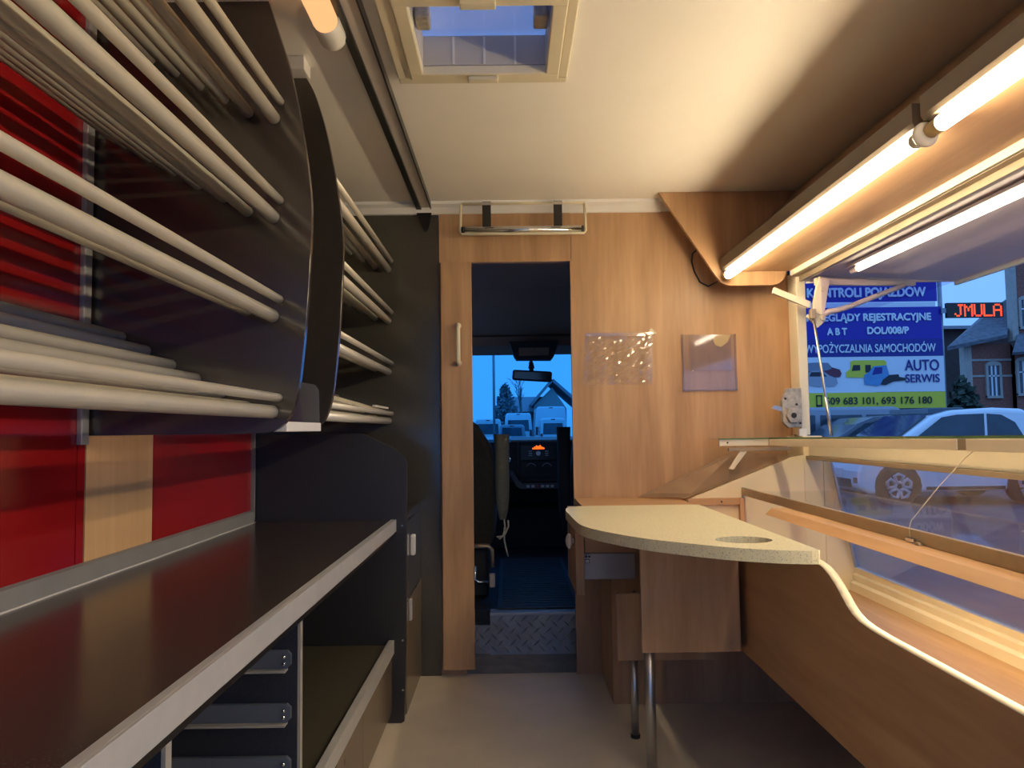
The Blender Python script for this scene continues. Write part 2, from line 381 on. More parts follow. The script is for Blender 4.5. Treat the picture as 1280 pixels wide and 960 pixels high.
# ------------------------------------------------------------------ roof vent
vt = struct(MB().box((-.306, .178), (1.70, VY0 - .035), (ZC - .022, ZC)).box((-.306, .178), (VY1 + .035, 2.178), (ZC - .022, ZC))
            .box((-.306, VX0 - .035), (VY0 - .035, VY1 + .035), (ZC - .022, ZC)).box((VX1 + .035, .178), (VY0 - .035, VY1 + .035), (ZC - .022, ZC)).build('window_1', M_CREAM, None, 0.004))
MB().box((VX0 - .036, VX1 + .036), (VY1 - .002, VY1 + .036), (ZC - .028, ZC)).box((VX0 - .036, VX1 + .036), (VY0 - .036, VY0 + .002), (ZC - .028, ZC)) \
    .box((VX0 - .036, VX0 + .002), (VY0, VY1), (ZC - .028, ZC)).box((VX1 - .002, VX1 + .036), (VY0, VY1), (ZC - .028, ZC)).build('inner_frame', M_CREAM, vt, 0.004)
box('latch_tab', (-.105, -.02), (VY1 + .004, VY1 + .03), (ZC - .040, ZC - .0285), M_CREAM, vt, 0.003)
box('latch_tab', (-.105, -.02), (VY0 - .03, VY0 - .004), (ZC - .040, ZC - .0285), M_CREAM, vt, 0.003)
MB().box((VX0, VX1), (VY1 - .002, VY1 + .012), (ZC, ZC + .085)).box((VX0, VX1), (VY0 - .012, VY0 + .002), (ZC, ZC + .085)) \
    .box((VX0 - .012, VX0 + .002), (VY0, VY1), (ZC, ZC + .085)).box((VX1 - .002, VX1 + .012), (VY0, VY1), (ZC, ZC + .085)).build('shaft', M_GREYP, vt)
for xx in (-.145, -.058, .029):
    box('shaft_rib', (xx - .003, xx + .003), (VY1 - .006, VY1 - .001), (ZC + .002, ZC + .08), M_WHITE, vt)
for s_ in (-1, 1):
    xa = VX0 + .005 if s_ < 0 else VX1 - .042
    box('hinge_block', (xa, xa + .037), (1.865, 1.93), (ZC + .004, ZC + .05), M_GALV, vt, 0.006)
box('dome_pane', (VX0 - .03, VX1 + .03), (VY0 - .03, VY1 + .03), (ZC + .088, ZC + .094), glass('frosted_dome', (0.85, 0.80, 0.86), 0.03, 0.1, 0.3, 0.22, (.8, .8, .8)), vt)

# ================================================================== CEILING FITTINGS
tk = thing('door_track', 'black ceiling track with grey underside running to the door', 'track', (-.365, 3.41, 2.06))
box('flange', (-.408, -.386), (YB, 3.425), (2.070, ZC - .0005), M_BLACKG, tk)
box('track_body', (-.3855, -.346), (YB, 3.425), (2.078, ZC - .001), M_GREYP, tk)
box('flange', (-.3455, -.3405), (YB, 3.425), (2.072, ZC - .0005), M_BLACKG, tk)
MB().prism([(-.408, ZC - .001), (-.3405, ZC - .001), (-.3405, 2.06), (-.356, 1.985), (-.368, 1.972), (-.376, 1.985), (-.408, 2.05)], 'y', 3.4255, 3.431).build('end_cap', M_BLACKG, tk)

cl = thing('ceiling_lamp', 'small amber glowing tube lamp with white end cap on ceiling', 'lamp', (-.425, 1.7, 2.07))
box('base_plate', (-.462, -.398), (1.15, 1.95), (2.090, 2.0995), M_WHITE, cl, 0.003)
tube('tube', [(-.43, 1.17, 2.056), (-.43, 1.80, 2.056)], 0.030, M_AMBER, cl, 16)
tube('end_cap', [(-.43, 1.80, 2.056), (-.43, 1.865, 2.056)], 0.0335, M_WHITE, cl, 16, True)
tube('end_cap', [(-.43, 1.13, 2.056), (-.43, 1.17, 2.056)], 0.0325, M_WHITE, cl, 16, True)

# folding bag-roll holder over the door
rh = thing('roll_holder', 'cream wire frame with silver roller and black straps above the doorway', 'rack', (.07, 3.38, 1.95))
fr = [(-.205, 3.395, 2.088), (-.205, 3.375, 2.06), (-.208, 3.37, 1.955), (-.2, 3.37, 1.943), (.342, 3.37, 1.943), (.35, 3.37, 1.955), (.347, 3.375, 2.06), (.347, 3.395, 2.088)]
tube('wire_frame', fr, 0.0065, M_CREAM, rh, 8)
tube('cross_wire', [(-.205, 3.39, 2.086), (.347, 3.39, 2.086)], 0.0065, M_CREAM, rh, 8)
tube('roller', [(-.188, 3.372, 1.962), (.330, 3.372, 1.962)], 0.0165, M_CHROME, rh, 14)
for xx in (-.196, .334): tube('roller_cap', [(xx - .007, 3.372, 1.962), (xx + .007, 3.372, 1.962)], 0.0155, M_BLACK, rh, 12)
for xx in (-.09, .226):
    st = box('strap', (xx - .019, xx + .019), (3.352, 3.357), (1.972, 2.085), M_STRAP, rh)
    box('buckle', (xx - .021, xx + .021), (3.350, 3.359), (2.068, 2.082), M_CHROME, st)

# ================================================================== PLASTIC POCKETS ON THE PARTITION
pk = thing('document_pocket', 'crinkled clear film pocket taped to wooden partition, nearer the doorway', 'pocket', (.49, YP - .003, 1.27))
rr = random.Random(3)
NX, NZ = 26, 20
vs_, fs_ = [], []
for j in range(NZ + 1):
    for i in range(NX + 1):
        u, v = i / NX, j / NZ
        edge = min(u, 1 - u, v, 1 - v) * 6
        d = 0.004 + 0.011 * rr.random() * min(1, edge)
        vs_.append((.336 + u * .306 + v * .008, YP - .002 - d, 1.268 + v * .23))
for j in range(NZ):
    for i in range(NX):
        a = j * (NX + 1) + i; fs_.append((a, a + 1, a + NX + 2, a + NX + 1))
MB().add(vs_, fs_, False).build('film', M_FILM, pk)
box('top_tape', (.345, .652), (YP - .0185, YP - .0165), (1.486, 1.502), M_ACRY, pk)
MB().prism([(.632, 1.494), (.668, 1.498), (.645, 1.522), (.638, 1.516)], 'y', YP - .004, YP - .001).build('tape_corner', M_CREAM, pk)
pk2 = thing('document_pocket', 'rigid clear acrylic pocket on wooden partition beside the window', 'pocket', (.9, YP - .003, 1.24))
box('back_sheet', (.781, 1.019), (YP - .004, YP - .0005), (1.238, 1.490), M_ACRY, pk2)
box('front_sheet', (.815, 1.000), (YP - .013, YP - .011), (1.325, 1.487), M_ACRY, pk2, 0.0008)
MB().box((.779, .7835), (YP - .016, YP - .0005), (1.236, 1.49)).box((1.0165, 1.021), (YP - .016, YP - .0005), (1.236, 1.49)).box((.779, 1.021), (YP - .016, YP - .0005), (1.236, 1.241)).build('rim', M_ACRY, pk2)
MB().prism([(.925, 1.478), (.94, 1.488), (1.0, 1.487), (.985, 1.455), (.955, 1.432), (.93, 1.44), (.92, 1.46)], 'y', YP - .0105, YP - .0085).build('sticker', mat('yellowed_sticker', (.72, .55, .22), .5), pk2)

# ================================================================== LEFT SIDE : BREAD RACKS
def smooth_curve(p, n=4):
    out = []
    for i in range(len(p) - 1):
        a, b, c, d = p[max(i - 1, 0)], p[i], p[i + 1], p[min(i + 2, len(p) - 1)]
        for k in range(n):
            t = k / n
            out.append(tuple(.5 * (2 * b[q] + (c[q] - a[q]) * t + (2 * a[q] - 5 * b[q] + 4 * c[q] - d[q]) * t * t + (3 * b[q] - a[q] - 3 * c[q] + d[q]) * t ** 3) for q in (0, 1)))
    return out + [p[-1]]
def curved_board(top):
    edge = [(-0.58, 1.0702), (-0.545, 1.073), (-0.513, 1.091), (-0.493, 1.124), (-0.480, 1.173), (-0.472, 1.240), (-0.4625, 1.34), (-0.4555, 1.455), (-0.452, 1.58), (-0.4575, 1.66), (-0.469, 1.745), (-0.485, 1.836), (-0.505, 1.928), (-0.532, 2.015), (-0.555, top)]
    return [(-0.963, 1.070)] + smooth_curve(edge) + [(-0.963, top)]
ROWS = [1.804, 1.570, 1.339, 1.119]
def pole_mesh(nm, length, r):
    b = MB().tube([(0, 0, 0), (0, length, 0)], r, 16)
    me_o = b.build(nm, M_POLE); me = me_o.data; bpy.data.objects.remove(me_o); return me
def rack(root, y0, y1, pref):
    L = y1 - y0
    thick, thin, mid = pole_mesh(pref, L, .0150), pole_mesh(pref, L, .0098), pole_mesh(pref, L, .0125)
    for zr in ROWS:
        spots = [(-.541, zr, thick), (-.526, zr + .0385 * (1.0 if zr > 1.2 else .84), thin)]
        for k in range(6): spots.append((-.600 - .0575 * k, zr + .013 + .0325 * k, mid))
        for x, z, me in spots:
            o = bpy.data.objects.new('pole', me); COL.objects.link(o); o.location = (x, y0, z); attach(o, root)
nr = thing('bread_rack', 'nearest bread rack, long pale poles ending on a curved dark board', 'rack', (-.75, 1.0, 1.07))
prism('end_board', curved_board(2.086), 'y', 1.752, 1.770, M_DARK, nr, 0.0008)
rack(nr, -1.15, 1.7515, 'pole')
for xx in (-.60,):
    box('spacer_block', (xx - .02, xx + .05), (1.752, 1.772), (2.087, 2.099), M_WHITE, nr, 0.002)
frk = thing('bread_rack', 'shorter far bread rack reaching to the dark front partition', 'rack', (-.75, 2.8, 1.07))
prism('end_board', curved_board(2.060), 'y', 2.092, 2.110, M_DARK, frk, 0.0008)
rack(frk, 2.1105, 3.4385, 'pole')
box('spacer_block', (-.60, -.548), (2.04, 2.11), (2.061, 2.099), M_WHITE, frk, 0.002)
# paper bits lying on the far rack's lowest row
sh = tag(sheet('price_card', [(-.60, 2.75, 1.178), (-.528, 3.36, 1.160), (-.528, 3.10, 1.160), (-.70, 2.45, 1.230)], 0.002, M_CREAM), 'cream cardboard sheet lying on lowest row of far rack', 'card')
tag(box('price_strip', (-.540, -.528), (3.03, 3.36), (1.1705, 1.1775), M_WHITE), 'thin white price strip lying on far rack, lowest pole', 'strip')
# narrow acrylic bag compartment between the two boards
bb = thing('bag_compartment', 'small clear acrylic bin with white sill between the curved dark boards', 'bin', (-.52, 1.93, 1.075))
box('sill', (-.60, -.512), (1.7705, 2.0915), (1.074, 1.097), M_WHITE, bb, 0.002)
prism('side_sheet', [(-.60, 1.098), (-.513, 1.098), (-.515, 1.185), (-.525, 1.20), (-.60, 1.215)], 'y', 2.075, 2.079, glass('smoky_acrylic', (.8, .8, .85), .08, .05, .5, .3, (.42, .42, .45)), bb)
sheet('front_sheet', [(-.555, 1.78, 1.0975), (-.555, 2.07, 1.0975), (-.59, 2.07, 1.30), (-.59, 1.78, 1.30)], .003, M_ACRYP, bb)

# ================================================================== LEFT SIDE : WORK COUNTER
ct = thing('counter_top', 'long black laminate worktop with aluminium front edge under the racks', 'worktop', (-.7, 1.3, .71))
box('slab', (XL + .001, -.432), (YB, 2.893), (0.706, 0.742), M_COUNTER, ct)
MB().box((-.4315, -.426), (YB, 2.888), (0.700, 0.7445)).box((-.446, -.4315), (YB, 2.888), (.7424, .7445)).build('edge_profile', M_ALU, ct, 0.0008)
box('under_strip', (-.452, -.434), (YB, 2.893), (0.683, 0.7055), M_BLACKG, ct)
prism('rear_seal', [(XL + .0005, .7425), (XL + .016, .7425), (XL + .011, .782), (XL + .0005, .786)], 'y', YB, 2.871, M_GREYSEAL, ct)
rs_ = random.Random(5)
tube('sealant_bead', [(XL + .0175 + rs_.uniform(0, .0025), -0.6 + i * .0867, .7435) for i in range(41)], 0.0022, M_WHITE, ct, 5)

tcab = thing('tray_cabinet', 'dark open cabinet with tray runners below near end of counter', 'cabinet', (-.7, 1.0, 0))
def upright(y, nm='upright'):
    u_ = box(nm, (XL + .002, -.462), (y, y + .018), (0.0, 0.682), M_NAVY, tcab)
    box('edge_band', (-.4618, -.456), (y, y + .018), (0.0, 0.682), M_RAILE, u_)
    return u_
upright(1.685); upright(1.035)
box('plinth', (XL + .002, -.50), (YB, 1.034), (0.0, 0.08), M_NAVY, tcab)
for zc in (.587, .475, .365, .255, .145):
    prof = [(-.93, zc - .019), (-.482, zc - .019), (-.474, zc - .011), (-.474, zc + .011), (-.482, zc + .019), (-.93, zc + .019)]
    rn = prism('tray_runner', prof, 'y', 1.6745, 1.6845, M_RAILG, tcab)
    box('runner_lip', (-.93, -.482), (1.660, 1.6845), (zc - .0245, zc - .0193), M_RAILE, rn, 0.001)
    for dz in (.0065, -.0075):
        MB().tube([(-.488, 1.674, zc + dz), (-.488, 1.6685, zc + dz), (-.488, 1.667, zc + dz)], [.0042, .0042, .002], 8).build('screw', M_CHROME, rn)
ocab = thing('open_cabinet', 'dark open compartment with framed shelf and drawer fronts under far counter', 'cabinet', (-.7, 2.3, 0))
box('shelf', (XL + .002, -.456), (1.7035, 2.884), (0.270, 0.286), M_SHELFD, ocab)
box('back', (XL + .002, XL + .01), (1.7035, 2.884), (0.2865, 0.682), M_DARKM, ocab)
MB().box((-.4555, -.435), (1.7035, 2.884), (0.256, 0.304)).build('shelf_lip', M_ALU, ocab, 0.001)
for a, b in ((1.7035, 2.318), (2.322, 2.884)):
    box('drawer_front', (-.462, -.444), (a, b), (0.045, 0.2525), M_DOORG, ocab, 0.0015)
box('plinth', (-.52, -.505), (1.7035, 2.884), (0.0, 0.0445), M_BLACK, ocab)
# end board with rounded shoulder
eb = [(XL + .002, 0.0), (-.412, 0.0), (-.401, .006), (-.392, .30), (-.388, .90)] + [(-.402 + .014 * math.cos(math.radians(a)) - 0.0, .945 + .03 * math.sin(math.radians(a))) for a in (0, 30, 60)] + [(-.430, 1.005), (-.50, 1.040), (-.548, 1.062), (-.56, 1.066), (XL + .002, 1.066)]
epn = thing('end_board', 'tall dark board with rounded shoulder closing the far end of counter', 'panel', (-.68, 2.9, 0))
prism('board', eb, 'y', 2.896, 2.914, M_ENDB, epn, 0.001)
for zz in (.72, .30, .12): MB().tube([(-.405, 2.896, zz), (-.405, 2.893, zz)], .004, 8).build('screw', M_CHROME, epn)
fcab = thing('far_cabinet', 'low charcoal cabinet with white latch between end board and partition', 'cabinet', (-.68, 3.18, 0))
box('body', (XL + .002, -.407), (2.916, 3.437), (0.0, 0.735), M_DARKM, fcab)
d_ = box('door', (-.4065, -.396), (2.93, 3.425), (0.43, 0.725), M_DARK, fcab, 0.001)
box('latch_handle', (-.3955, -.378), (3.05, 3.085), (0.585, 0.665), M_WHITE, d_, 0.004)
d_ = box('door', (-.4065, -.396), (2.93, 3.425), (0.02, 0.425), M_DOORG, fcab, 0.001)
box('door_handle', (-.3955, -.386), (3.00, 3.03), (0.345, 0.425), M_ALU, d_, 0.002)
box('top_board', (XL + .002, -.398), (2.916, 3.437), (0.7355, 0.757), M_DARK, fcab, 0.001)

# ================================================================== RIGHT SIDE : LAMP VALANCE
va = thing('lamp_valance', 'wooden corner box carrying the lamps along the right ceiling edge', 'valance', (1.1, 1.3, 1.72))
gus = [(.662, 2.0985), (.855, 1.800), (.905, 1.722), (.922, 1.701), (.945, 1.688), (.965, 1.684), (1.145, 1.684), (1.175, 1.690), (1.198, 1.709), (1.209, 1.74), (1.215, 1.78), (1.245, 1.80), (1.262, 2.0985)]
prism('end_gusset', gus, 'y', 3.292, 3.310, M_WOODV, va, 0.001)
th = .012
prism('sloping_board', [(.952, 1.772), (1.262, 2.097), (1.274, 2.097), (1.274, 2.085), (.962, 1.760), (.952, 1.760)], 'y', YB, 3.2915, mat('brown_board', (.46, .32, .20), .5, var=.05), va)  # one flat brown tone on the sloping board
box('underside_board', (.963, 1.225), (YB, 3.2915), (1.7445, 1.7595), M_WOODY, va, 0.001)
# aluminium awning rails at window head
ar = thing('awning_rail', 'double aluminium rail along the head of the serving window', 'rail', (1.25, 1.3, 1.74))
box('rail', (1.2255, 1.236), (YB, 3.2915), (1.722, 1.752), M_CREAMAL, ar, 0.001)
box('rail_gap', (1.2365, 1.262), (YB, 3.2915), (1.720, 1.752), M_ALUD, ar)
box('rail', (1.2625, 1.279), (YB, 3.2915), (1.698, 1.752), M_ALUD, ar, 0.001)
box('rail_lip', (1.2795, 1.284), (YB, 3.2915), (1.698, 1.703), M_CREAMAL, ar)
# tube lamps
def lamp(label, y0, y1, first):
    t = thing('tube_lamp', label, 'lamp', (.945, (y0 + y1) / 2, 1.72), 'tube lamps along the valance')
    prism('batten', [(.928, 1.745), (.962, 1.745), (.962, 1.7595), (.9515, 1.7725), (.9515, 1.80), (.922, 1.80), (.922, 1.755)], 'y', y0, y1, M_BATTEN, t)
    tube('glow_tube', [(.943, y0 + .03, 1.722), (.943, y1 - .045, 1.722)], .0175, M_TUBE, t, 16)
    tube('tube_end', [(.943, y1 - .045, 1.722), (.943, y1 - .002, 1.722)], .0175, M_TUBEE, t, 16)
    tube('tube_end', [(.943, y0 + .004, 1.722), (.943, y0 + .03, 1.722)], .0175, M_WHITE, t, 16)
    return t
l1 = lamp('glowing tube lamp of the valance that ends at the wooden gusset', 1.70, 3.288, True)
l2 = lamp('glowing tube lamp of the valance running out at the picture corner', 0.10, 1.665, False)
l3 = lamp('added tube lamp behind the viewer, unseen, for warm fill', -1.27, 0.065, False)  # added out of view, for warm fill on surfaces facing the camera
def ball(name, c, r, m, parent, sx=1, sy=1, sz=1):
    vs, fs = [], []; n, k = 8, 14
    for j in range(1, n):
        a = math.pi * j / n
        for i in range(k):
            b = 2 * math.pi * i / k
            vs.append((c[0] + sx * r * math.sin(a) * math.cos(b), c[1] + sy * r * math.sin(a) * math.sin(b), c[2] + sz * r * math.cos(a)))
    vs += [(c[0], c[1], c[2] + sz * r), (c[0], c[1], c[2] - sz * r)]; T = len(vs) - 2
    for j in range(n - 2):
        for i in range(k):
            a = j * k + i; b = j * k + (i + 1) % k; fs.append((a, b, b + k, a + k))
    for i in range(k):
        fs.append((T, (i + 1) % k, i)); fs.append((T + 1, (n - 2) * k + i, (n - 2) * k + (i + 1) % k))
    return MB().add(vs, fs, True).build(name, m, parent)
ball('lamp_cap', (.938, 1.678, 1.718), .029, M_WHITE, l1, 1, .62, 1)
tag(tube('lamp_cable', [(.826, 3.315, 1.845), (.83, 3.40, 1.85), (.833, 3.428, 1.82), (.845, 3.430, 1.775), (.868, 3.430, 1.728), (.905, 3.430, 1.708), (.945, 3.428, 1.728), (.955, 3.34, 1.735), (.955, 3.3115, 1.735)], .004, M_BLACK, None, 6), 'black lamp cable dangling behind the wooden gusset', 'cable')

# ================================================================== SERVING HATCH (flap swung up and out)
fl_ = thing('serving_hatch', 'white hatch flap swung open above the serving window', 'hatch', (1.6, 1.5, 1.70))
Z0, Z1 = 1.722, 1.688
def flap_z(x): return Z0 + (Z1 - Z0) * (x - 1.285) / (1.93 - 1.285)
sheet('flap_panel', [(1.290, YB, flap_z(1.29) + .014), (1.93, YB, flap_z(1.93) + .014), (1.93, 3.28, flap_z(1.93) + .014), (1.290, 3.28, flap_z(1.29) + .014)], .024, M_FLAPW, fl_)
box('outer_rim', (1.9305, 1.945), (YB, 3.285), (1.672, 1.716), M_FLAPW, fl_, .002)
box('end_rim', (1.290, 1.930), (3.2805, 3.292), (1.688, 1.745), M_FLAPW, fl_, .002)
arm = [(1.30, 1.706), (1.70, 1.680), (1.705, 1.668), (1.60, 1.664), (1.30, 1.672)]
def beam(name, p, q, w0, w1, y0, y1, m, parent):
    a, b = Vector(p), Vector(q); d = (b - a).normalized(); n_ = Vector((-d.y, d.x))
    pr = [a + n_ * w0 / 2, b + n_ * w1 / 2, b - n_ * w1 / 2, a - n_ * w0 / 2]
    return prism(name, [tuple(v) for v in pr], 'y', y0, y1, m, parent, .0015)
beam('mount_bar', (1.295, 1.680), (1.715, 1.664), .030, .016, 3.19, 3.215, M_CREAMAL, fl_)
beam('swing_arm', (1.322, 1.690), (1.288, 1.535), .046, .052, 3.165, 3.188, M_CREAMAL, fl_)
beam('hinge_plate', (1.262, 1.545), (1.305, 1.495), .05, .042, 3.168, 3.186, M_CREAMAL, fl_)
MB().tube([(1.300, 3.176, 1.530), (1.34, 3.176, 1.548), (1.37, 3.176, 1.552), (1.42, 3.176, 1.566), (1.515, 3.176, 1.602), (1.66, 3.176, 1.655)], [.013, .013, .012, .011, .011, .010], 8).build('stay', M_CREAMAL, fl_)
sheet('link_arm', [(1.112, 3.178, 1.652), (1.262, 3.178, 1.590), (1.254, 3.178, 1.564), (1.105, 3.178, 1.628)], .016, M_CREAMAL, fl_)
for c in ((1.285, 1.548), (1.312, 1.64), (1.305, 1.52)):
    MB().tube([(c[0], 3.165, c[1]), (c[0], 3.159, c[1])], .011, 10).build('rivet', M_CREAM, fl_)
gs = thing('gas_strut', 'thin steel prop strut hanging from the hatch arm to glass shelf', 'strut', (1.315, 3.175, 1.04))
tube('rod', [(1.262, 3.15, 1.52), (1.300, 3.15, 1.20), (1.318, 3.15, 1.03)], .0058, M_STEEL, gs, 8)
tube('sleeve', [(1.301, 3.15, 1.19), (1.319, 3.15, 1.032)], .0078, M_STEEL, gs, 8)
box('clevis', (1.248, 1.272), (3.140, 3.164), (1.515, 1.555), M_ALUD, gs, .003)
hl = thing('hatch_lamp', 'glowing tube lamp fixed under the open hatch flap', 'lamp', (1.38, 2.2, 1.70))
box('batten', (1.362, 1.400), (1.20, 3.06), (1.7035, 1.7145), M_WHITE, hl, .002)
tube('glow_tube', [(1.381, 1.25, 1.690), (1.381, 2.985, 1.690)], .0125, M_HTUBE, hl, 12)
tube('tube_end', [(1.381, 2.985, 1.690), (1.381, 3.04, 1.690)], .0125, M_CREAM, hl, 12)
gd = tag(sheet('rain_guard', [(1.305, YB, 1.475), (1.305, 3.275, 1.49), (1.305, 3.275, 1.7215), (1.305, YB, 1.7215)], .003, M_ACRYP), 'clear violet-tinted acrylic guard hanging below the window head', 'guard')
# bearing with steel lever next to the window post
lt = thing('crank_gearbox', 'grey metal gearbox plate with hex shaft beside the window post', 'gearbox', (1.21, 3.29, 1.06))
prism('plate', [(1.166, 1.09), (1.164, 1.185), (1.176, 1.212), (1.188, 1.234), (1.248, 1.236), (1.248, 1.07), (1.19, 1.066)], 'y', 3.272, 3.298, M_GALV, lt, .002)
MB().prism([(1.205 + .03 * math.cos(a * math.pi / 3), 1.118 + .036 * math.sin(a * math.pi / 3)) for a in range(6)], 'y', 3.252, 3.272).build('hex_socket', M_GALV, lt, .004)
MB().tube([(1.205, 3.252, 1.118), (1.205, 3.249, 1.118)], .012, 10).build('shaft_hole', M_BLACK, lt)
prism('lever', [(1.120, 1.150), (1.166, 1.135), (1.166, 1.155), (1.135, 1.163)], 'y', 3.278, 3.285, M_STEEL, lt)
for c in ((1.178, 1.19), (1.225, 1.165), (1.238, 1.085)): MB().tube([(c[0], 3.272, c[1]), (c[0], 3.268, c[1])], .005, 8).build('rivet', M_BLACK, lt)

# ================================================================== RIGHT SIDE : CORNER TABLE
tb = thing('corner_table', 'quarter-round cream granite-look table with a round hole and steel legs', 'table', (.5, 2.4, 0))
ZT = .781
top = smooth_curve([(.30, 2.93), (.222, 2.90), (.199, 2.80), (.200, 2.667), (.206, 2.45), (.217, 2.33), (.255, 2.216), (.343, 2.06), (.444, 1.949), (.539, 1.870), (.634, 1.822), (.700, 1.806)]) + [(.716, 1.806), (.722, 1.815), (.712, 2.93)]
def table_top():
    outer = top; n = len(outer); hole = [(.600 + .072 * math.cos(2 * math.pi * i / 28), 2.0 + .064 * math.sin(2 * math.pi * i / 28)) for i in range(28)]
    bm = bmesh.new()
    vo = [bm.verts.new((x, y, ZT)) for x, y in outer]; vh = [bm.verts.new((x, y, ZT)) for x, y in hole]
    es = [bm.edges.new((vo[i], vo[(i + 1) % n])) for i in range(n)] + [bm.edges.new((vh[i], vh[(i + 1) % 28])) for i in range(28)]
    bmesh.ops.triangle_fill(bm, edges=es, use_beauty=True, normal=(0, 0, 1))
    # drop any triangle filling the hole
    dead = [f for f in bm.faces if ((f.calc_center_median().x - .6) / .072) ** 2 + ((f.calc_center_median().y - 2.0) / .064) ** 2 < .95]
    if dead: bmesh.ops.delete(bm, geom=dead, context='FACES_ONLY')
    ex = bmesh.ops.extrude_face_region(bm, geom=list(bm.faces))
    for v in [g for g in ex['geom'] if isinstance(g, bmesh.types.BMVert)]: v.co.z -= .031
    bmesh.ops.recalc_face_normals(bm, faces=bm.faces)
    me = bpy.data.meshes.new('table_top'); bm.to_mesh(me); bm.free(); me.materials.append(M_STONE)
    return link('table_top', me, tb)
table_top()
prism('front_board', [(.397, .385), (.700, .385), (.700, .749), (.397, .749)], 'y', 2.392, 2.410, M_WOODV, tb, .001)
box('rear_board', (.362, .700), (2.70, 2.718), (.272, .50), M_WOODV, tb, .001)
box('side_board', (.682, .700), (2.4105, 2.6995), (.385, .749), M_WOODV, tb)
lg = MB().tube([(.425, 2.43, 0.0), (.425, 2.43, .45)], .0165, 16).build('leg', M_STEEL, tb)
lg = MB().tube([(.424, 2.735, 0.0), (.424, 2.735, .30)], .0135, 16).build('leg', M_STEEL, tb)
for x, y, r in ((.425, 2.43, .019), (.424, 2.735, .0165)): MB().tube([(x, y, 0), (x, y, .012)], r, 16).build('foot_cap', M_BLACK, tb)
MB().tube([(.672, 2.3915, .408), (.672, 2.389, .408)], .007, 12).build('screw_cap', M_WOODV, tb)
# base cabinet with the drawer pulled out a little
bc = thing('base_cabinet', 'wooden cabinet against partition behind the round table, drawer pulled open', 'cabinet', (.8, 3.2, 0))
box('body', (.392, .741), (3.06, 3.437), (0, .745), M_WOODV, bc)
box('low_box', (.7415, 1.236), (3.06, 3.437), (0, .362), M_WOODV, bc)
box('top_board', (.285, .735), (2.945, 3.437), (.7455, .765), M_WOODX, bc, .001)
box('top_rail', (.284, .50), (2.99, 3.012), (.595, .745), M_WOODX, bc)
dw = box('drawer_front', (.248, .281), (2.985, 3.40), (.435, .735), M_WOODV, bc, .001)
ball('knob', (.229, 3.06, .632), .024, M_WHITE, dw, .6, .9, 1.25)
box('knob_stem', (.236, .2475), (3.052, 3.068), (.624, .640), M_WHITE, dw)
ds = box('drawer_side', (.2815, .480), (3.014, 3.028), (.490, .588), M_GREYMET, bc, .001)
MB().box((.288, .304), (3.0115, 3.0138), (.552, .568)).build('clip_frame', M_SBLK, ds)
MB().box((.2895, .3015), (3.0108, 3.0115), (.5545, .5655)).build('clip_plate', M_WHITE, ds)
MB().box((.294, .297), (3.0100, 3.0108), (.5585, .5615)).build('clip_dot', M_SBLK, ds)
for i in range(2): box('clip_mark', (.287 + i * .012, .295 + i * .012), (3.0115, 3.0138), (.574, .581), M_SBLK, ds)
# dark plastic bag stuffed between the boards
bg = MB()
pts = [(.47, 2.76, .47), (.49, 2.75, .42), (.515, 2.74, .36), (.54, 2.73, .33)]
bag = tag(MB().tube([(.44, 2.80, .49), (.455, 2.79, .44), (.475, 2.78, .39), (.50, 2.77, .345), (.53, 2.765, .32)], [.006, .018, .024, .02, .006], 8).build('plastic_bag', mat('smoky_film', (.10, .11, .11), .3, var=.4, scale=30)), 'smoky crumpled plastic bag tucked behind the table boards', 'bag')

# ================================================================== RIGHT SIDE : DISPLAY CASE
dc = thing('display_case', 'wooden bakery display case with curved front board and sloping glass', 'display case', (1.1, 1.8, .37))
X0 = .722
sf = [(.30, .658), (1.52, .658), (1.585, .660), (1.625, .664), (1.655, .672), (1.68, .684), (1.705, .700), (1.732, .716), (1.765, .732), (1.80, .743), (1.84, .7485), (1.90, .7495), (2.46, .7495), (2.46, .370), (.30, .370)]
prism('front_board', sf, 'x', X0, X0 + .019, M_WOODY, dc)
eb_ = MB()
for (a, b) in zip(sf[0:12], sf[1:13]):
    eb_.add([(X0 - .0004, a[0], a[1]), (X0 - .0004, b[0], b[1]), (X0 + .0194, b[0], b[1]), (X0 + .0194, a[0], a[1]), (X0 - .0004, a[0], a[1] + .0022), (X0 - .0004, b[0], b[1] + .0022), (X0 + .0194, b[0], b[1] + .0022), (X0 + .0194, a[0], a[1] + .0022)],
            [(4, 5, 6, 7), (0, 1, 5, 4), (2, 3, 7, 6)], True)
eb_.build('edge_band', M_CREAMAL, dc)
box('deck', (X0 + .0195, 1.455), (.30, 3.248), (.368, .386), M_WOODY, dc)
box('rear_board', (X0 + .0, X0 + .019), (2.4605, 3.05), (.370, .74), M_WOODV, dc)
prism('end_wall', [(.742, .386), (.742, .768), (1.19, .940), (1.239, .950), (1.239, .386)], 'y', 3.25, 3.268, M_PANEL, dc)
prism('end_cheek', [(1.322, .386), (1.455, .386), (1.345, .94), (1.322, .94)], 'y', 3.25, 3.268, M_PANEL, dc)
box('corner_post', (.958, .978), (3.225, 3.2495), (.386, .775), M_WOODV, dc)
prism('base_profile', [(1.415, .3865), (1.455, .3865), (1.468, .40), (1.452, .482), (1.432, .482), (1.437, .458), (1.424, .452), (1.428, .428), (1.414, .42)], 'y', .30, 3.245, M_CREAMAL, dc)
def gx(z): return 1.462 + (.387 - z) * .199
sheet('glass_pane', [(gx(.482), .30, .482), (gx(.482), 3.245, .482), (gx(.935), 3.245, .935), (gx(.935), .30, .935)], .005, M_GLASSV, dc)
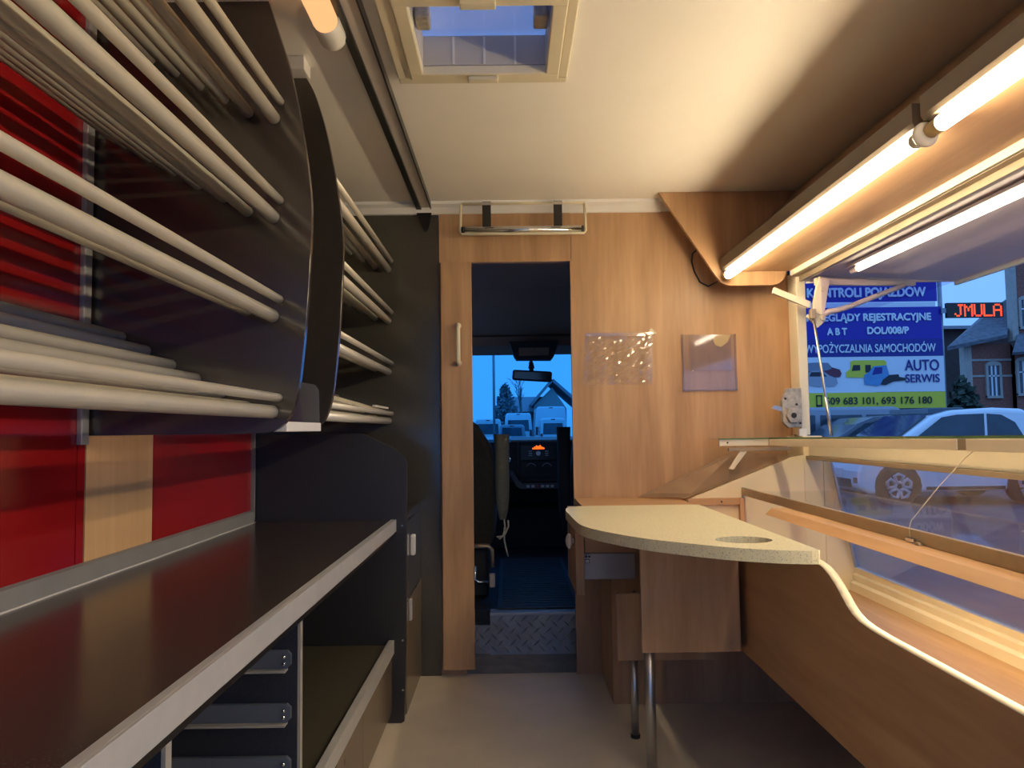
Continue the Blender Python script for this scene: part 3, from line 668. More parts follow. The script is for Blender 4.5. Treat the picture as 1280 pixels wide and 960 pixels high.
sheet('glass_trim', [(gx(.482) - .004, 3.236, .482), (gx(.482) - .004, 3.246, .482), (gx(.935) - .004, 3.246, .935), (gx(.935) - .004, 3.236, .935)], .008, M_STEEL, dc)
# middle glass shelf with its front rail
ms = thing('case_shelf', 'clear glass shelf with brown metal front bar inside the display case', 'shelf', (1.1, 1.8, .77))
box('front_bar', (.972, .985), (.30, 3.248), (.786, .818), M_ALUD, ms, .001)
box('glass_plate', (.9855, 1.372), (.30, 3.20), (.799, .805), M_GLASS, ms)
prism('wood_board', [(.894, .764), (.990, .764), (.990, .7855), (.917, .7855)], 'y', .30, 2.72, M_WOODY, ms, .0008)
box('support_batten', (.741, .9715), (3.231, 3.2495), (.747, .776), M_WOODX, ms, .001)
MB().tube([(.882, 3.231, .761), (.882, 3.228, .761)], .004, 8).build('screw', M_BLACK, ms)
box('strip_lamp', (.962, .982), (.32, 2.70), (.7565, .7635), M_WHITE, ms)
box('strip_glow', (.964, .980), (.34, 2.68), (.748, .7562), M_CASEGLOW, ms)
# latch and cord
cc = thing('cord_latch', 'small metal clip with thin cord hanging over the shelf bar', 'latch', (.968, 1.873, .785))
box('clip', (.962, .9718), (1.855, 1.892), (.789, .799), M_CHROME, cc, .002)
box('clip_wing', (.958, .9718), (1.842, 1.853), (.785, .790), M_CHROME, cc, .001)
MB().tube([(.960, 1.835, .784), (.971, 1.835, .784)], .010, 10).build('clip_button', M_ALUD, cc)
tube('cord', [(.966, 1.876, .799), (.963, 1.872, .822), (.968, 1.87, .840), (1.03, 1.85, .925), (1.085, 1.832, .992), (1.101, 1.83, 1.006), (1.104, 1.83, 1.018)], .0012, M_CREAM, cc, 5)

# glass shelf at eye level with its aluminium edge, tilted a touch
gsf = thing('serving_shelf', 'green-edged glass serving shelf on cream metal edge profile', 'shelf', (1.0, 2.1, 1.03))
def gz(y): return 1.0251 + (3.25 - y) * .0122
def along(name, x0, x1, ya, yb, dz0, dz1, m, bev=0):
    vs = []
    for y in (ya, yb):
        for x in (x0, x1):
            for dz in (dz0, dz1): vs.append((x, y, gz(y) + dz))
    return MB().add(vs, [(0, 1, 3, 2), (4, 6, 7, 5), (0, 4, 5, 1), (2, 3, 7, 6), (0, 2, 6, 4), (1, 5, 7, 3)]).build(name, m, gsf, bev)
along('glass_plate', 1.1035, 1.260, .45, 3.262, -.006, .0005, M_GLASS)
along('glass_edge', 1.100, 1.1034, .45, 3.262, -.0065, .001, M_GLASSE)
along('edge_profile', 1.094, 1.122, 1.885, 3.245, -.034, -.0067, M_CREAMAL, .0008)
along('edge_profile', 1.094, 1.122, .45, 1.845, -.036, -.0067, M_CREAMAL, .0008)
along('profile_joint', 1.098, 1.120, 1.845, 1.885, -.034, -.0067, M_ALUD)
# short return of the shelf along the partition
box('glass_plate', (.886, 1.255), (3.266, 3.432), (1.0195, 1.0245), M_GLASS, gsf)
box('glass_edge', (.886, 1.255), (3.2625, 3.2658), (1.019, 1.025), M_GLASSE, gsf)
box('edge_profile', (.890, 1.100), (3.270, 3.285), (.992, 1.0188), M_CREAMAL, gsf, .001)
MB().tube([(.925, 3.270, 1.006), (.925, 3.267, 1.006)], .004, 8).build('screw', M_BLACK, gsf)
box('wall_rail', (.93, 1.20), (3.272, 3.29), (.970, .984), M_ALUD, gsf, .001)
prism('bracket', [(.930, .895), (.950, .892), (1.010, .969), (.980, .969)], 'y', 3.276, 3.286, M_CREAMAL, gsf, .001)
# loose acrylic sheet leaning between shelf bracket and cabinet
tag(sheet('acrylic_sheet', [(.560, 3.40, .769), (.745, 3.272, .775), (1.205, 3.272, .945), (1.0, 3.40, .968)], .003, M_ACRYS), 'brownish clear acrylic sheet leaning up towards the serving shelf', 'sheet')

# ================================================================== THE CAB
struct(box('floor_cab_step', (-.42, .72), (YP + .03, 3.80), (-.05, -.0004), M_CHECK)).name = 'floor_step'
stp = thing('entry_step', 'checker-plate step up to the driving cab', 'step', (.1, 3.75, 0))
box('riser', (-.105, .62), (3.745, 3.80), (0.0, .186), M_CHECK, stp)
box('nosing', (-.105, .62), (3.735, 3.82), (.1865, .199), M_ALU, stp, .002)
box('side_riser', (-.42, -.1055), (3.765, 3.80), (0.0, .135), M_CHECK, stp)
def ridges(name, x0, x1, z0, z1, y, parent):
    b = MB(); d = .058; k = 0
    z = z0 + .02; row = 0
    while z < z1 - .008:
        x = x0 + .02 + (d / 2 if row % 2 else 0)
        while x < x1 - .01:
            s = 1 if (row % 2) else -1
            L, w = .025, .0045
            ca, sa = math.cos(s * .785), math.sin(s * .785)
            q = [(-L, 0), (0, -w), (L, 0), (0, w)]
            pts = [(x + ca * a - sa * c, z + sa * a + ca * c) for a, c in q]
            vs = [(p[0], y, p[1]) for p in pts] + [(x, y - .005, z)]
            b.add(vs, [(0, 1, 4), (1, 2, 4), (2, 3, 4), (3, 0, 4)])
            x += d
        z += d / 2; row += 1
    return stuff(b.build(name, M_CHECKH, parent))
ridges('tread_ridges', -.105, .40, .004, .185, 3.7448, stp)
ridges('tread_ridges', -.40, -.106, .004, .132, 3.7648, stp)
cf = struct(box('floor_cab', (-.95, 1.25), (3.8005, 6.2), (.10, .195), M_CABBLK))
mt = thing('floor_mat', 'dark ribbed rubber mat on the cab floor behind the step', 'mat', (.12, 4.5, .2))
box('pad', (-.075, .345), (3.80, 5.25), (.1995, .208), M_MAT, mt, .003)
for i in range(26):
    y = 3.84 + i * .053
    box('rib', (-.05, .32), (y, y + .02), (.2082, .2115), M_MAT, mt)
hl_ = [(YP + .031, 1.99), (3.9, 2.0), (4.6, 1.93), (5.2, 1.77), (5.5, 1.665), (5.5, 1.70), (5.2, 1.82), (4.6, 1.98), (3.9, 2.05), (YP + .031, 2.05)]
hc = struct(prism('ceiling_cab', hl_, 'x', -.98, 1.28, M_CABGRY))
prism('visor_band', [(5.30, 1.655), (5.5, 1.610), (5.5, 1.664), (5.30, 1.72)], 'x', -.95, 1.25, M_CABGRY, hc)
for nm, xa, xb, wn in (('wall_cab_left', -1.0, -.97, 'window_3'), ('wall_cab_right', 1.26, 1.29, 'window_4')):
    w_ = struct(box(nm, (xa, xb), (YP + .031, 6.3), (.1, 1.02), M_CABBLK))
    box('rear_pillar', (xa, xb), (YP + .031, 4.15), (1.0205, 2.05), M_CABBLK, w_)
    box('roof_rail', (xa, xb), (4.1505, 5.6), (1.66, 2.05), M_CABBLK, w_)
    struct(box(wn, (xa + .012, xa + .017), (4.1505, 5.9), (1.0205, 1.6595), M_GLASS))
ws = struct(sheet('window_2', [(-.96, 5.55, 1.66), (1.25, 5.55, 1.66), (1.25, 6.35, .97), (-.96, 6.35, .97)], .006, M_WSCREEN))
oc = thing('roof_console', 'black overhead console at the top centre of the windscreen', 'console', (.17, 5.3, 1.57))
prism('shell', [(.005, 1.675), (.035, 1.575), (.052, 1.550), (.29, 1.547), (.308, 1.57), (.345, 1.675)], 'y', 5.20, 5.32, M_CABBLK, oc, .004)
box('lens', (.07, .275), (5.192, 5.1995), (1.575, 1.630), M_CABGRY, oc, .003)
mr = thing('rear_view_mirror', 'black interior mirror hanging in the windscreen', 'mirror', (.16, 5.3, 1.42))
prism('housing', [(.022, 1.425), (.026, 1.478), (.036, 1.487), (.285, 1.472), (.298, 1.462), (.294, 1.405), (.284, 1.398), (.034, 1.415)], 'y', 5.27, 5.30, M_CABBLK, mr, .004)
prism('mirror_glass', [(.035, 1.428), (.038, 1.474), (.284, 1.461), (.282, 1.409)], 'y', 5.2665, 5.2695, mat('mirror_face', (.05, .06, .06), .12, .6), mr)
tube('stalk', [(.157, 5.30, 1.47), (.157, 5.34, 1.50), (.157, 5.40, 1.545)], .016, M_CABBLK, mr, 8)
prism('stalk_foot', [(.135, 1.50), (.142, 1.535), (.172, 1.535), (.18, 1.50)], 'y', 5.33, 5.36, M_CABBLK, mr, .003)
# dashboard
db = thing('dashboard', 'dark dashboard with glowing orange radio display and round heater knobs', 'dashboard', (.2, 5.6, .6))
prism('body', [(5.62, .55), (5.53, .70), (5.53, .985), (5.60, 1.005), (6.30, .985), (6.30, .20), (5.75, .20), (5.70, .5)], 'x', -.94, 1.24, M_CABBLK, db)
prism('top_cover', [(5.50, 1.000), (5.62, 1.022), (6.28, .995), (6.28, .986), (5.62, 1.006), (5.50, .988)], 'x', .01, 1.24, mat('dash_top', (.16, .17, .18), .45), db)
cn = box('centre_stack', (.055, .345), (5.49, 5.53), (.70, .985), M_CABBLK, db, .008)
rd = box('radio', (.075, .325), (5.478, 5.4895), (.855, .965), M_BLACKG, db, .004)
ds_ = MB()
for i, h in enumerate((.010, .018, .026, .022, .028, .018, .012)): ds_.box((.160 + i * .0125, .1705 + i * .0125), (5.4755, 5.4775), (.934, .934 + h))
ds_.build('display', M_ORANGE, rd)
MB().tube([(.202, 5.4775, .905), (.202, 5.462, .905)], .016, 16).build('volume_knob', M_STEEL, rd)
for (x, z) in ((.145, .905), (.145, .890), (.262, .905), (.262, .890), (.145, .92), (.262, .92)): box('button', (x - .012, x + .012), (5.4755, 5.4775), (z - .003, z + .003), M_GREYP, rd)
hp = box('heater_panel', (.075, .325), (5.480, 5.4895), (.735, .845), M_CABBLK, db, .004)
for xx in (.150, .262):
    k_ = MB().tube([(xx, 5.4795, .80), (xx, 5.462, .80)], .030, 18).build('heater_knob', M_CABBLK, hp)
    MB().prism(arc(xx, .80, .036, 20, 160, 10) + arc(xx, .80, .033, 160, 20, 10), 'y', 5.476, 5.4793).build('dial_ring', M_GREYP, k_)
prism('lower_shelf', [(-.02, .79), (.02, .78), (.06, .715), (.085, .695), (.345, .695), (.345, .655), (.075, .655), (.045, .672), (.005, .745), (-.02, .755)], 'y', 5.44, 5.52, mat('dash_edge', (.05, .055, .07), .4), db, .003)
for i in range(6): box('switch', (.115 + i * .034, .137 + i * .034), (5.436, 5.4395), (.667, .684), M_GREYP if i != 2 else mat('red_switch', (.3, .02, .02), .4), db)
tube('gear_ring', arc_pts := [(-.02 + .022 * math.cos(a), 5.40, .865 + .022 * math.sin(a)) for a in [math.radians(d) for d in range(-120, 121, 20)]], .004, M_CHROME, db, 6)
# seats
def seat(label, x0, x1, arm_x, arm_m, arm_lab, z_arm0, z_arm1):
    s = thing('cab_seat', label, 'seat', ((x0 + x1) / 2, 4.3, .2))
    cx = (x0 + x1) / 2; w = (x1 - x0) / 2
    out = [(cx - w, .52), (cx - w, .85), (cx - w * .96, .98), (cx - w * .75, 1.10), (cx - w * .5, 1.16), (cx + w * .5, 1.16), (cx + w * .75, 1.10), (cx + w * .96, .98), (cx + w, .85), (cx + w, .52), (cx + w * .9, .44), (cx - w * .9, .44)]
    prism('backrest', out, 'y', 4.08, 4.24, M_SEAT, s, .03)
    box('headrest', (cx - .14, cx + .14), (4.13, 4.23), (1.22, 1.42), M_SEAT, s, .03)
    for d in (-.06, .06): tube('headrest_post', [(cx + d, 4.18, 1.14), (cx + d, 4.18, 1.24)], .007, M_STEEL, s, 8)
    box('cushion', (x0, x1), (4.245, 4.72), (.50, .64), M_SEAT, s, .03)
    box('base_box', (x0 + .06, x1 - .04), (4.12, 4.66), (.1955, .495), M_CABBLK, s, .01)
    m1 = MB()
    a0, a1 = arm_x
    am = (a0 + a1) / 2; r = (a1 - a0) / 2
    n = 8
    zs = [z_arm0 + (z_arm1 - z_arm0) * i / n for i in range(n + 1)]
    pts = [(am, 4.10, z) for z in zs]; rads = [r * .45, r * .8, r * .93, r * .97, r, r * .97, r * .99, r * 1.02, r * 1.08]
    m1.tube(pts, rads, 14).build('armrest_sleeve', arm_m, s)
    return s
s1 = seat('dark driver seat with grey-green armrest sleeve on the left', -.78, -.083, (-.082, -.004), M_SLEEVE, '', .60, 1.05)
s2 = seat('dark passenger seat with navy armrest sleeve on the right', .325, .98, (.252, .322), M_SLEEVEN, '', .56, 1.085)
tube('tie_cord', [(-.035, 4.07, .605), (-.030, 4.05, .56), (-.042, 4.05, .52), (-.075, 4.06, .515), (-.06, 4.05, .505), (-.03, 4.05, .53), (-.012, 4.05, .57), (-.014, 4.06, .60)], .0045, M_ROPE, s1, 6)
tube('tie_cord', [(-.034, 4.055, .565), (-.035, 4.05, .50), (-.026, 4.05, .455), (-.016, 4.05, .415)], .0045, M_ROPE, s1, 6)
MB().tube([(-.30, 4.05, .47), (-.12, 4.05, .47), (-.10, 4.05, .45), (-.10, 4.05, .36)], .012, 8).build('seat_bracket', M_ALUD, s1)
MB().tube([(-.19, 4.04, .37), (-.19, 4.04, .30), (-.17, 4.04, .285), (-.11, 4.04, .285)], .008, 8).build('belt_anchor', M_CHROME, s1)
box('belt_buckle', (-.115, -.085), (4.03, 4.055), (.26, .33), M_GREYP, s1, .004)

# ================================================================== OUTSIDE
GZ = -.20
struct(box('ground', (-60, 90), (6.6, 140), (GZ - .05, GZ), M_ASPH))
struct(MB().box((1.6, 90), (-40, 6.6), (GZ - .05, GZ)).box((-60, 1.6), (-40, -1.4), (GZ - .05, GZ)).build('ground_yard', M_ASPH)).name = 'ground_side'

# --- sign board
SY = 18.0
sg = thing('service_sign', 'large blue, white and yellow car service signboard on posts', 'sign', (8.6, SY, GZ))
SX0, SX1 = 6.90, 10.22
for x in (SX0 + .15, SX1 + .06): tube('post', [(x, SY + .10, GZ), (x, SY + .10, 6.2)], .05, M_POST, sg, 10)
box('blue_board', (SX0, SX1 - .06), (SY, SY + .05), (4.00, 5.6), M_SBLUE, sg)
box('gap_rail', (SX0, SX1 - .1), (SY + .01, SY + .05), (3.885, 3.985), M_SWHITE, sg)
box('blue_board', (SX0, SX1 + .02), (SY, SY + .05), (3.10, 3.87), M_SBLUE, sg)
box('navy_board', (SX0, SX1 + .02), (SY - .01, SY + .05), (2.70, 3.095), M_SBLUE2, sg)
box('white_board', (SX0, SX1 + .03), (SY - .005, SY + .05), (1.86, 2.695), M_SWHITE, sg)
box('yellow_board', (SX0, SX1 + .03), (SY - .005, SY + .05), (1.475, 1.855), M_SYEL, sg)
SF = SY - .02
text('lettering', 'KONTROLI POJAZDÓW', 7.08, SF, 4.12, .30, M_SWHITE, sg, 2.80, .012)
text('lettering', 'PRZEGLĄDY REJESTRACYJNE', 7.05, SF, 3.55, .235, M_SWHITE, sg, 2.93, .010)
text('lettering', 'A B T', 7.52, SF, 3.22, .225, M_SWHITE, sg, .46, .010)
text('lettering', 'DOL/008/P', 8.47, SF, 3.235, .225, M_SWHITE, sg, .97, .010)
text('lettering', 'WYPOŻYCZALNIA SAMOCHODÓW', 6.98, SF, 2.80, .27, M_SWHITE, sg, 3.08, .004)
text('lettering', 'AUTO', 9.32, SF, 2.36, .36, M_SINK, sg, .80, .004)
text('lettering', 'SERWIS', 9.32, SF, 2.08, .27, M_SINK, sg, .80, .003)
text('lettering', '509 683 101, 693 176 180', 7.42, SF, 1.58, .235, M_SBLK, sg, 2.50, .002)
ph = MB()
ph.box((7.20, 7.225), (SF - .004, SF + .004), (1.53, 1.80)).box((7.315, 7.34), (SF - .004, SF + .004), (1.53, 1.80)).box((7.20, 7.34), (SF - .004, SF + .004), (1.775, 1.80)).box((7.20, 7.34), (SF - .004, SF + .004), (1.53, 1.575))
ph.build('phone_icon', M_SBLK, sg)
def flat(name, pts, m, dy=0.0): return MB().prism(pts, 'y', SF - .004 - dy, SF + .004 - dy).build(name, m, sg)
def pict(name, x, z, w, h, pts): return [(x + a * w, z + b * h) for a, b in pts]
# printed pictures of vehicles
flat('van_print', pict('', 6.99, 2.19, .83, .38, [(0, .15), (0, .95), (.3, 1), (.62, .97), (.72, .7), (.95, .55), (1, .3), (.95, .08), (.5, .02)]), M_SMAROON)
flat('van_print_roof', pict('', 6.99, 2.36, .60, .21, [(0, 0), (0, .95), (.4, 1), (.85, .93), (1, .3), (.8, .1)]), M_SGREY, .002)
flat('car_print', pict('', 6.97, 2.00, .75, .38, [(0, .12), (0, .62), (.1, .9), (.25, 1), (.55, .97), (.75, .68), (.97, .5), (1, .2), (.9, .02), (.4, 0)]), M_CARS, .006)
flat('car_print_glass', pict('', 7.05, 2.23, .42, .12, [(0, .1), (.12, .95), (.75, .95), (1, .05)]), M_SBLK, .010)
flat('camper_print', pict('', 7.93, 2.19, .95, .42, [(0, .05), (0, .35), (.12, .55), (.12, .95), (.2, 1), (.95, 1), (1, .9), (1, .1), (.6, .02)]), M_SYEL)
flat('camper_print_glass', pict('', 8.06, 2.36, .2, .14, [(0, 0), (.2, 1), (1, 1), (1, .1)]), M_SBLK, .006)
flat('camper_print_door', pict('', 8.38, 2.32, .13, .18, [(0, 0), (0, 1), (1, 1), (1, 0)]), M_SBLK, .006)
flat('truck_print', pict('', 8.35, 1.99, .62, .50, [(0, .1), (0, .55), (.2, .7), (.35, .95), (.85, 1), (.95, .5), (.9, .25), (.5, .02)]), M_SLTBLUE, .008)
flat('truck_print_glass', pict('', 8.53, 2.26, .25, .18, [(0, 0), (.3, 1), (1, 1), (.95, .2)]), M_SINK, .012)
flat('truck_print_bed', pict('', 8.72, 2.03, .62, .24, [(0, 0), (.1, .5), (.35, .95), (.7, 1), (.72, .75), (1, .6), (.95, .4), (.5, .3), (.2, -.05)]), M_SBLK, .010)
# --- red LED board
ld = thing('led_board', 'red dot-matrix LED board reading JMULA beside the sign', 'led sign', (11.0, 17.9, 3.6))
box('case', (10.33, 11.66), (17.9, 18.0), (3.585, 3.935), M_BLACKG, ld)
box('mount_arm', (10.22, 10.33), (17.93, 17.97), (3.70, 3.82), M_POST, ld)
FONT = {'J': ['00111', '00010', '00010', '00010', '00010', '10010', '01100'], 'M': ['10001', '11011', '10101', '10101', '10001', '10001', '10001'],
        'U': ['10001', '10001', '10001', '10001', '10001', '10001', '01110'], 'L': ['10000', '10000', '10000', '10000', '10000', '10000', '11111'],
        'A': ['01110', '10001', '10001', '11111', '10001', '10001', '10001']}
cw = .042
for q, ch in enumerate('JMULA'):
    b = MB(); x0 = 10.50 + q * .228
    for r_, row in enumerate(FONT[ch]):
        for c_, v in enumerate(row):
            if v == '1': b.box((x0 + c_ * cw, x0 + c_ * cw + .036), (17.893, 17.8995), (3.895 - r_ * cw - .036, 3.895 - r_ * cw))
    b.build('led_letter', M_LED, ld)

# --- vehicles
def wheel(parent, c, r, w, facing, spokes=5):
    t = MB().tube([(c[0], c[1] - w / 2, c[2]), (c[0], c[1] + w / 2, c[2])], r, 24).build('tyre', M_TYRE, parent)
    y = c[1] + facing * (w / 2 + .004)
    ring = MB().prism([(c[0] + r * .66 * math.cos(a * math.pi / 12), c[2] + r * .66 * math.sin(a * math.pi / 12)) for a in range(24)], 'y', y - .01, y)
    ring.build('wheel_disc', M_BLACK, t)
    b = MB()
    for k in range(spokes):
        a0 = math.pi / 2 + 2 * math.pi * k / spokes
        pts = [(c[0] + rr_ * r * math.cos(a0 + da), y + facing * .012, c[2] + rr_ * r * math.sin(a0 + da)) for rr_, da in ((.24, -.45), (.58, -.42), (.63, 0), (.58, .42), (.24, .45), (.20, 0), (.24, -.45))]
        b.tube(pts, .028 * r / .3, 6, True)
    b.build('rim', M_RIM, t)
def side_car(label, x0, y0, L, W, body, glasspolys, wheels, r, paint, roofm=None, roof=None, name='parked_car'):
    """a car seen from its side: nose to -x; body profile in fractions of length / metres of height"""
    t = thing(name, label, 'car', (x0 + L / 2, y0 + W / 2, GZ))
    prof = [(x0 + a * L, GZ + b) for a, b in body]
    MB().prism(prof, 'y', y0, y0 + W).build('body', paint, t, .07, 3)
    for g in glasspolys:
        MB().prism([(x0 + a * L, GZ + b) for a, b in g], 'y', y0 - .006, y0 + W + .006).build('side_window', M_CARG, t)
    for a in wheels:
        cx = x0 + a * L
        for yy, f in ((y0 + .09, -1), (y0 + W - .09, 1)):
            arch = [(cx + r * 1.2 * math.cos(math.radians(d)), GZ + r + r * 1.2 * math.sin(math.radians(d))) for d in range(-20, 201, 20)]
            if f < 0: MB().prism(arch, 'y', y0 - .005, y0 + .03).build('wheel_arch', M_BLACK, t)
            wheel(t, (cx, yy, GZ + r), r, .2, f)
    return t
small = [(.0, .30), (.0, .55), (.03, .75), (.12, .93), (.20, 1.02), (.235, 1.07), (.40, 1.42), (.50, 1.50), (.72, 1.535), (.88, 1.51), (.95, 1.15), (.99, .95), (1.0, .5), (.98, .25), (.05, .19)]
wc = side_car('small white hatchback with five-spoke wheels beyond the glass case', 5.50, 12.15, 3.05, 1.70, small,
              [[(.31, 1.09), (.44, 1.39), (.52, 1.43), (.66, 1.44), (.66, 1.09)], [(.675, 1.09), (.675, 1.44), (.75, 1.42), (.82, 1.30), (.86, 1.09)]], (.20, .885), .31, M_CARW, name='white_car')
# windscreen, plate, grille, lamps on the nose end
sheet('windscreen', [(5.50 + .232 * 3.05 - .02, 12.27, GZ + 1.085), (5.50 + .232 * 3.05 - .02, 13.73, GZ + 1.085), (5.50 + .395 * 3.05 - .02, 13.68, GZ + 1.425), (5.50 + .395 * 3.05 - .02, 12.32, GZ + 1.425)], .03, M_CARG, wc)
box('roof_skin', (5.50 + .41 * 3.05, 5.50 + .60 * 3.05), (12.35, 13.65), (GZ + 1.44, GZ + 1.545), M_CARG, wc, .02)
box('grille', (5.485, 5.52), (12.45, 13.55), (GZ + .28, GZ + .42), M_BLACK, wc, .01)
box('number_plate', (5.478, 5.4995), (12.75, 13.25), (GZ + .47, GZ + .58), M_SWHITE, wc)
box('head_lamp', (5.50 + .02, 5.50 + .22), (12.135, 12.45), (GZ + .76, GZ + .90), M_CARG, wc, .03)
box('fog_lamp', (5.49, 5.53), (12.22, 12.36), (GZ + .36, GZ + .45), M_BLACK, wc, .01)
box('sill_trim', (6.55, 7.80), (12.142, 12.16), (GZ + .25, GZ + .30), M_BLACK, wc)
hat = [(.0, .30), (.0, .62), (.05, .80), (.22, .95), (.36, 1.30), (.46, 1.44), (.62, 1.48), (.80, 1.44), (.95, 1.10), (1.0, .9), (1.0, .4), (.97, .25), (.04, .2)]
side_car('dark hatchback parked behind the small white car', 5.55, 15.2, 3.7, 1.7, hat,
         [[(.30, 1.0), (.40, 1.32), (.58, 1.40), (.58, 1.0)], [(.60, 1.0), (.60, 1.40), (.78, 1.36), (.88, 1.05)]], (.18, .82), .30, M_CARB, name='dark_car')
vanp = [(.0, .35), (.0, 1.60), (.03, 1.70), (.93, 1.70), (.965, 1.62), (1.0, 1.05), (1.0, .4), (.97, .3), (.03, .3)]
side_car('silver minibus parked under the yellow sign strip', 5.2, 17.2, 3.75, .78, vanp,
         [[(.06, 1.0), (.06, 1.52), (.44, 1.52), (.44, 1.0)], [(.47, 1.0), (.47, 1.52), (.72, 1.52), (.72, 1.0)], [(.745, 1.0), (.745, 1.52), (.925, 1.52), (.945, 1.0)]], (.2, .8), .33, M_CARS, name='parked_minibus')

# --- brick station-like house
HY = 30.0
hs = thing('brick_house', 'red brick house with slate roofs and pale window surrounds', 'house', (22, HY, GZ))
prism('wing_wall', [(17.95, HY), (19.72, HY), (23.4, HY + 5), (21.4, HY + 5)], 'z', GZ, 4.25, M_BRICK, hs)
prism('main_wall', [(19.72, HY - .25), (27.0, HY - .25), (31.5, HY + 6.5), (24.3, HY + 6.5)], 'z', GZ, 8.4, M_BRICK, hs)
for z in (1.42, 2.92, 3.55): box('stone_band', (17.92, 19.73), (HY - .03, HY), (z, z + .08), M_SANDST, hs)
for z in (1.42, 3.0, 5.0): box('stone_band', (19.70, 26.8), (HY - .28, HY - .25), (z, z + .09), M_SANDST, hs)
box('corner_quoin', (17.88, 18.16), (HY - .05, HY + .3), (GZ, 4.3), M_SANDST, hs)
box('corner_quoin', (19.66, 19.90), (HY - .30, HY), (4.3, 8.4), M_SANDST, hs)
sheet('wing_roof', [tuple(far(1184, 436, HY - .5)), tuple(far(1259, 420, HY - .5)), tuple(far(1266, 370, HY + 2.8)), tuple(far(1226, 398, HY + 2.8))], .14, M_SLATE, hs)
sheet('roof_light', [tuple(far(1238, 410, HY + .55)), tuple(far(1252, 404, HY + .75)), tuple(far(1256, 396, HY + 1.3)), tuple(far(1245, 401, HY + 1.2))], .10, M_CARG, hs)
sheet('porch_roof', [(19.0, HY - 1.2, 3.72), (24.0, HY - 1.2, 4.0), (24.0, HY - .2, 4.85), (19.9, HY - .2, 4.55)], .12, M_SLATE, hs)
sheet('main_roof', [(19.2, HY - .7, 8.3), (27.5, HY - .7, 8.3), (30.5, HY + 4, 11.6), (22.2, HY + 4, 11.6)], .16, M_SLATE, hs)
def hwin(x0, x1, z0, z1, y):
    w = box('window', (x0, x1), (y - .05, y - .001), (z0, z1), M_CARG, hs)
    cx = (x0 + x1) / 2; a = .07
    m_ = MB().box((x0 - a, x0 + .02), (y - .10, y), (z0 - a, z1)).box((x1 - .02, x1 + a), (y - .10, y), (z0 - a, z1)).box((x0 - a, x1 + a), (y - .12, y), (z0 - .1, z0))
    top_ = [(cx + (x1 - x0 + 2 * a) / 2 * math.cos(math.radians(d)), z1 + .18 * math.sin(math.radians(d))) for d in range(0, 181, 20)]
    m_.prism(top_, 'y', y - .10, y); m_.build('surround', M_SANDST, w)
    f_ = MB()
    for k in (.33, .66): f_.box((x0 + (x1 - x0) * k - .03, x0 + (x1 - x0) * k + .03), (y - .08, y - .051), (z0, z1))
    f_.box((x0, x1), (y - .08, y - .051), (z0 + (z1 - z0) * .66 - .025, z0 + (z1 - z0) * .66 + .025)); f_.build('glazing_bar', M_SWHITE, w)
hwin(18.74, 19.22, 2.18, 3.36, HY); hwin(19.78, 20.36, 2.25, 3.5, HY - .26); hwin(20.0, 20.5, 4.85, 5.9, HY - .26); hwin(21.4, 22.0, 2.25, 3.5, HY - .26)
# dark building and evergreen between sign and house
dbd = thing('dark_building', 'dark brown building seen between the sign and the brick house', 'building', (18, 38, GZ))
box('wall', (23.0, 34.0), (42, 48), (GZ, 6.3), M_DKWALL, dbd)
prism('roof', [(41.6, 6.3), (42.2, 6.55), (47.8, 6.55), (48.4, 6.3)], 'x', 22.8, 34.2, M_SLATE, dbd)
def leafy(name, label, c, rx, rz, m, n=420, seed=1, cat='bush', leaf=.22):
    t = thing(name, label, cat, (c[0], c[1], GZ)); r = random.Random(seed); b = MB()
    for i in range(n):
        while True:
            u = Vector((r.uniform(-1, 1), r.uniform(-1, 1), r.uniform(-1, 1)))
            if u.length < 1: break
        k = 1.0 - .55 * max(0, u.z)
        p = Vector((c[0] + u.x * rx * k, c[1] + u.y * rx * k, c[2] + u.z * rz))
        d1 = Vector((r.uniform(-1, 1), r.uniform(-1, 1), r.uniform(-1, 1))).normalized() * leaf; d2 = d1.orthogonal().normalized() * leaf * .6
        b.add([p - d1, p + d2, p + d1, p - d2], [(0, 1, 2, 3)])
    stuff(b.build('foliage', m, t))
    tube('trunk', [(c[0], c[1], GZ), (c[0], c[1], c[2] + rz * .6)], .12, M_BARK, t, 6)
leafy('evergreen_bush', 'dark evergreen bush between the sign and the brick house', (16.9, 28.5, 1.35), .75, 1.5, M_HEDGE)

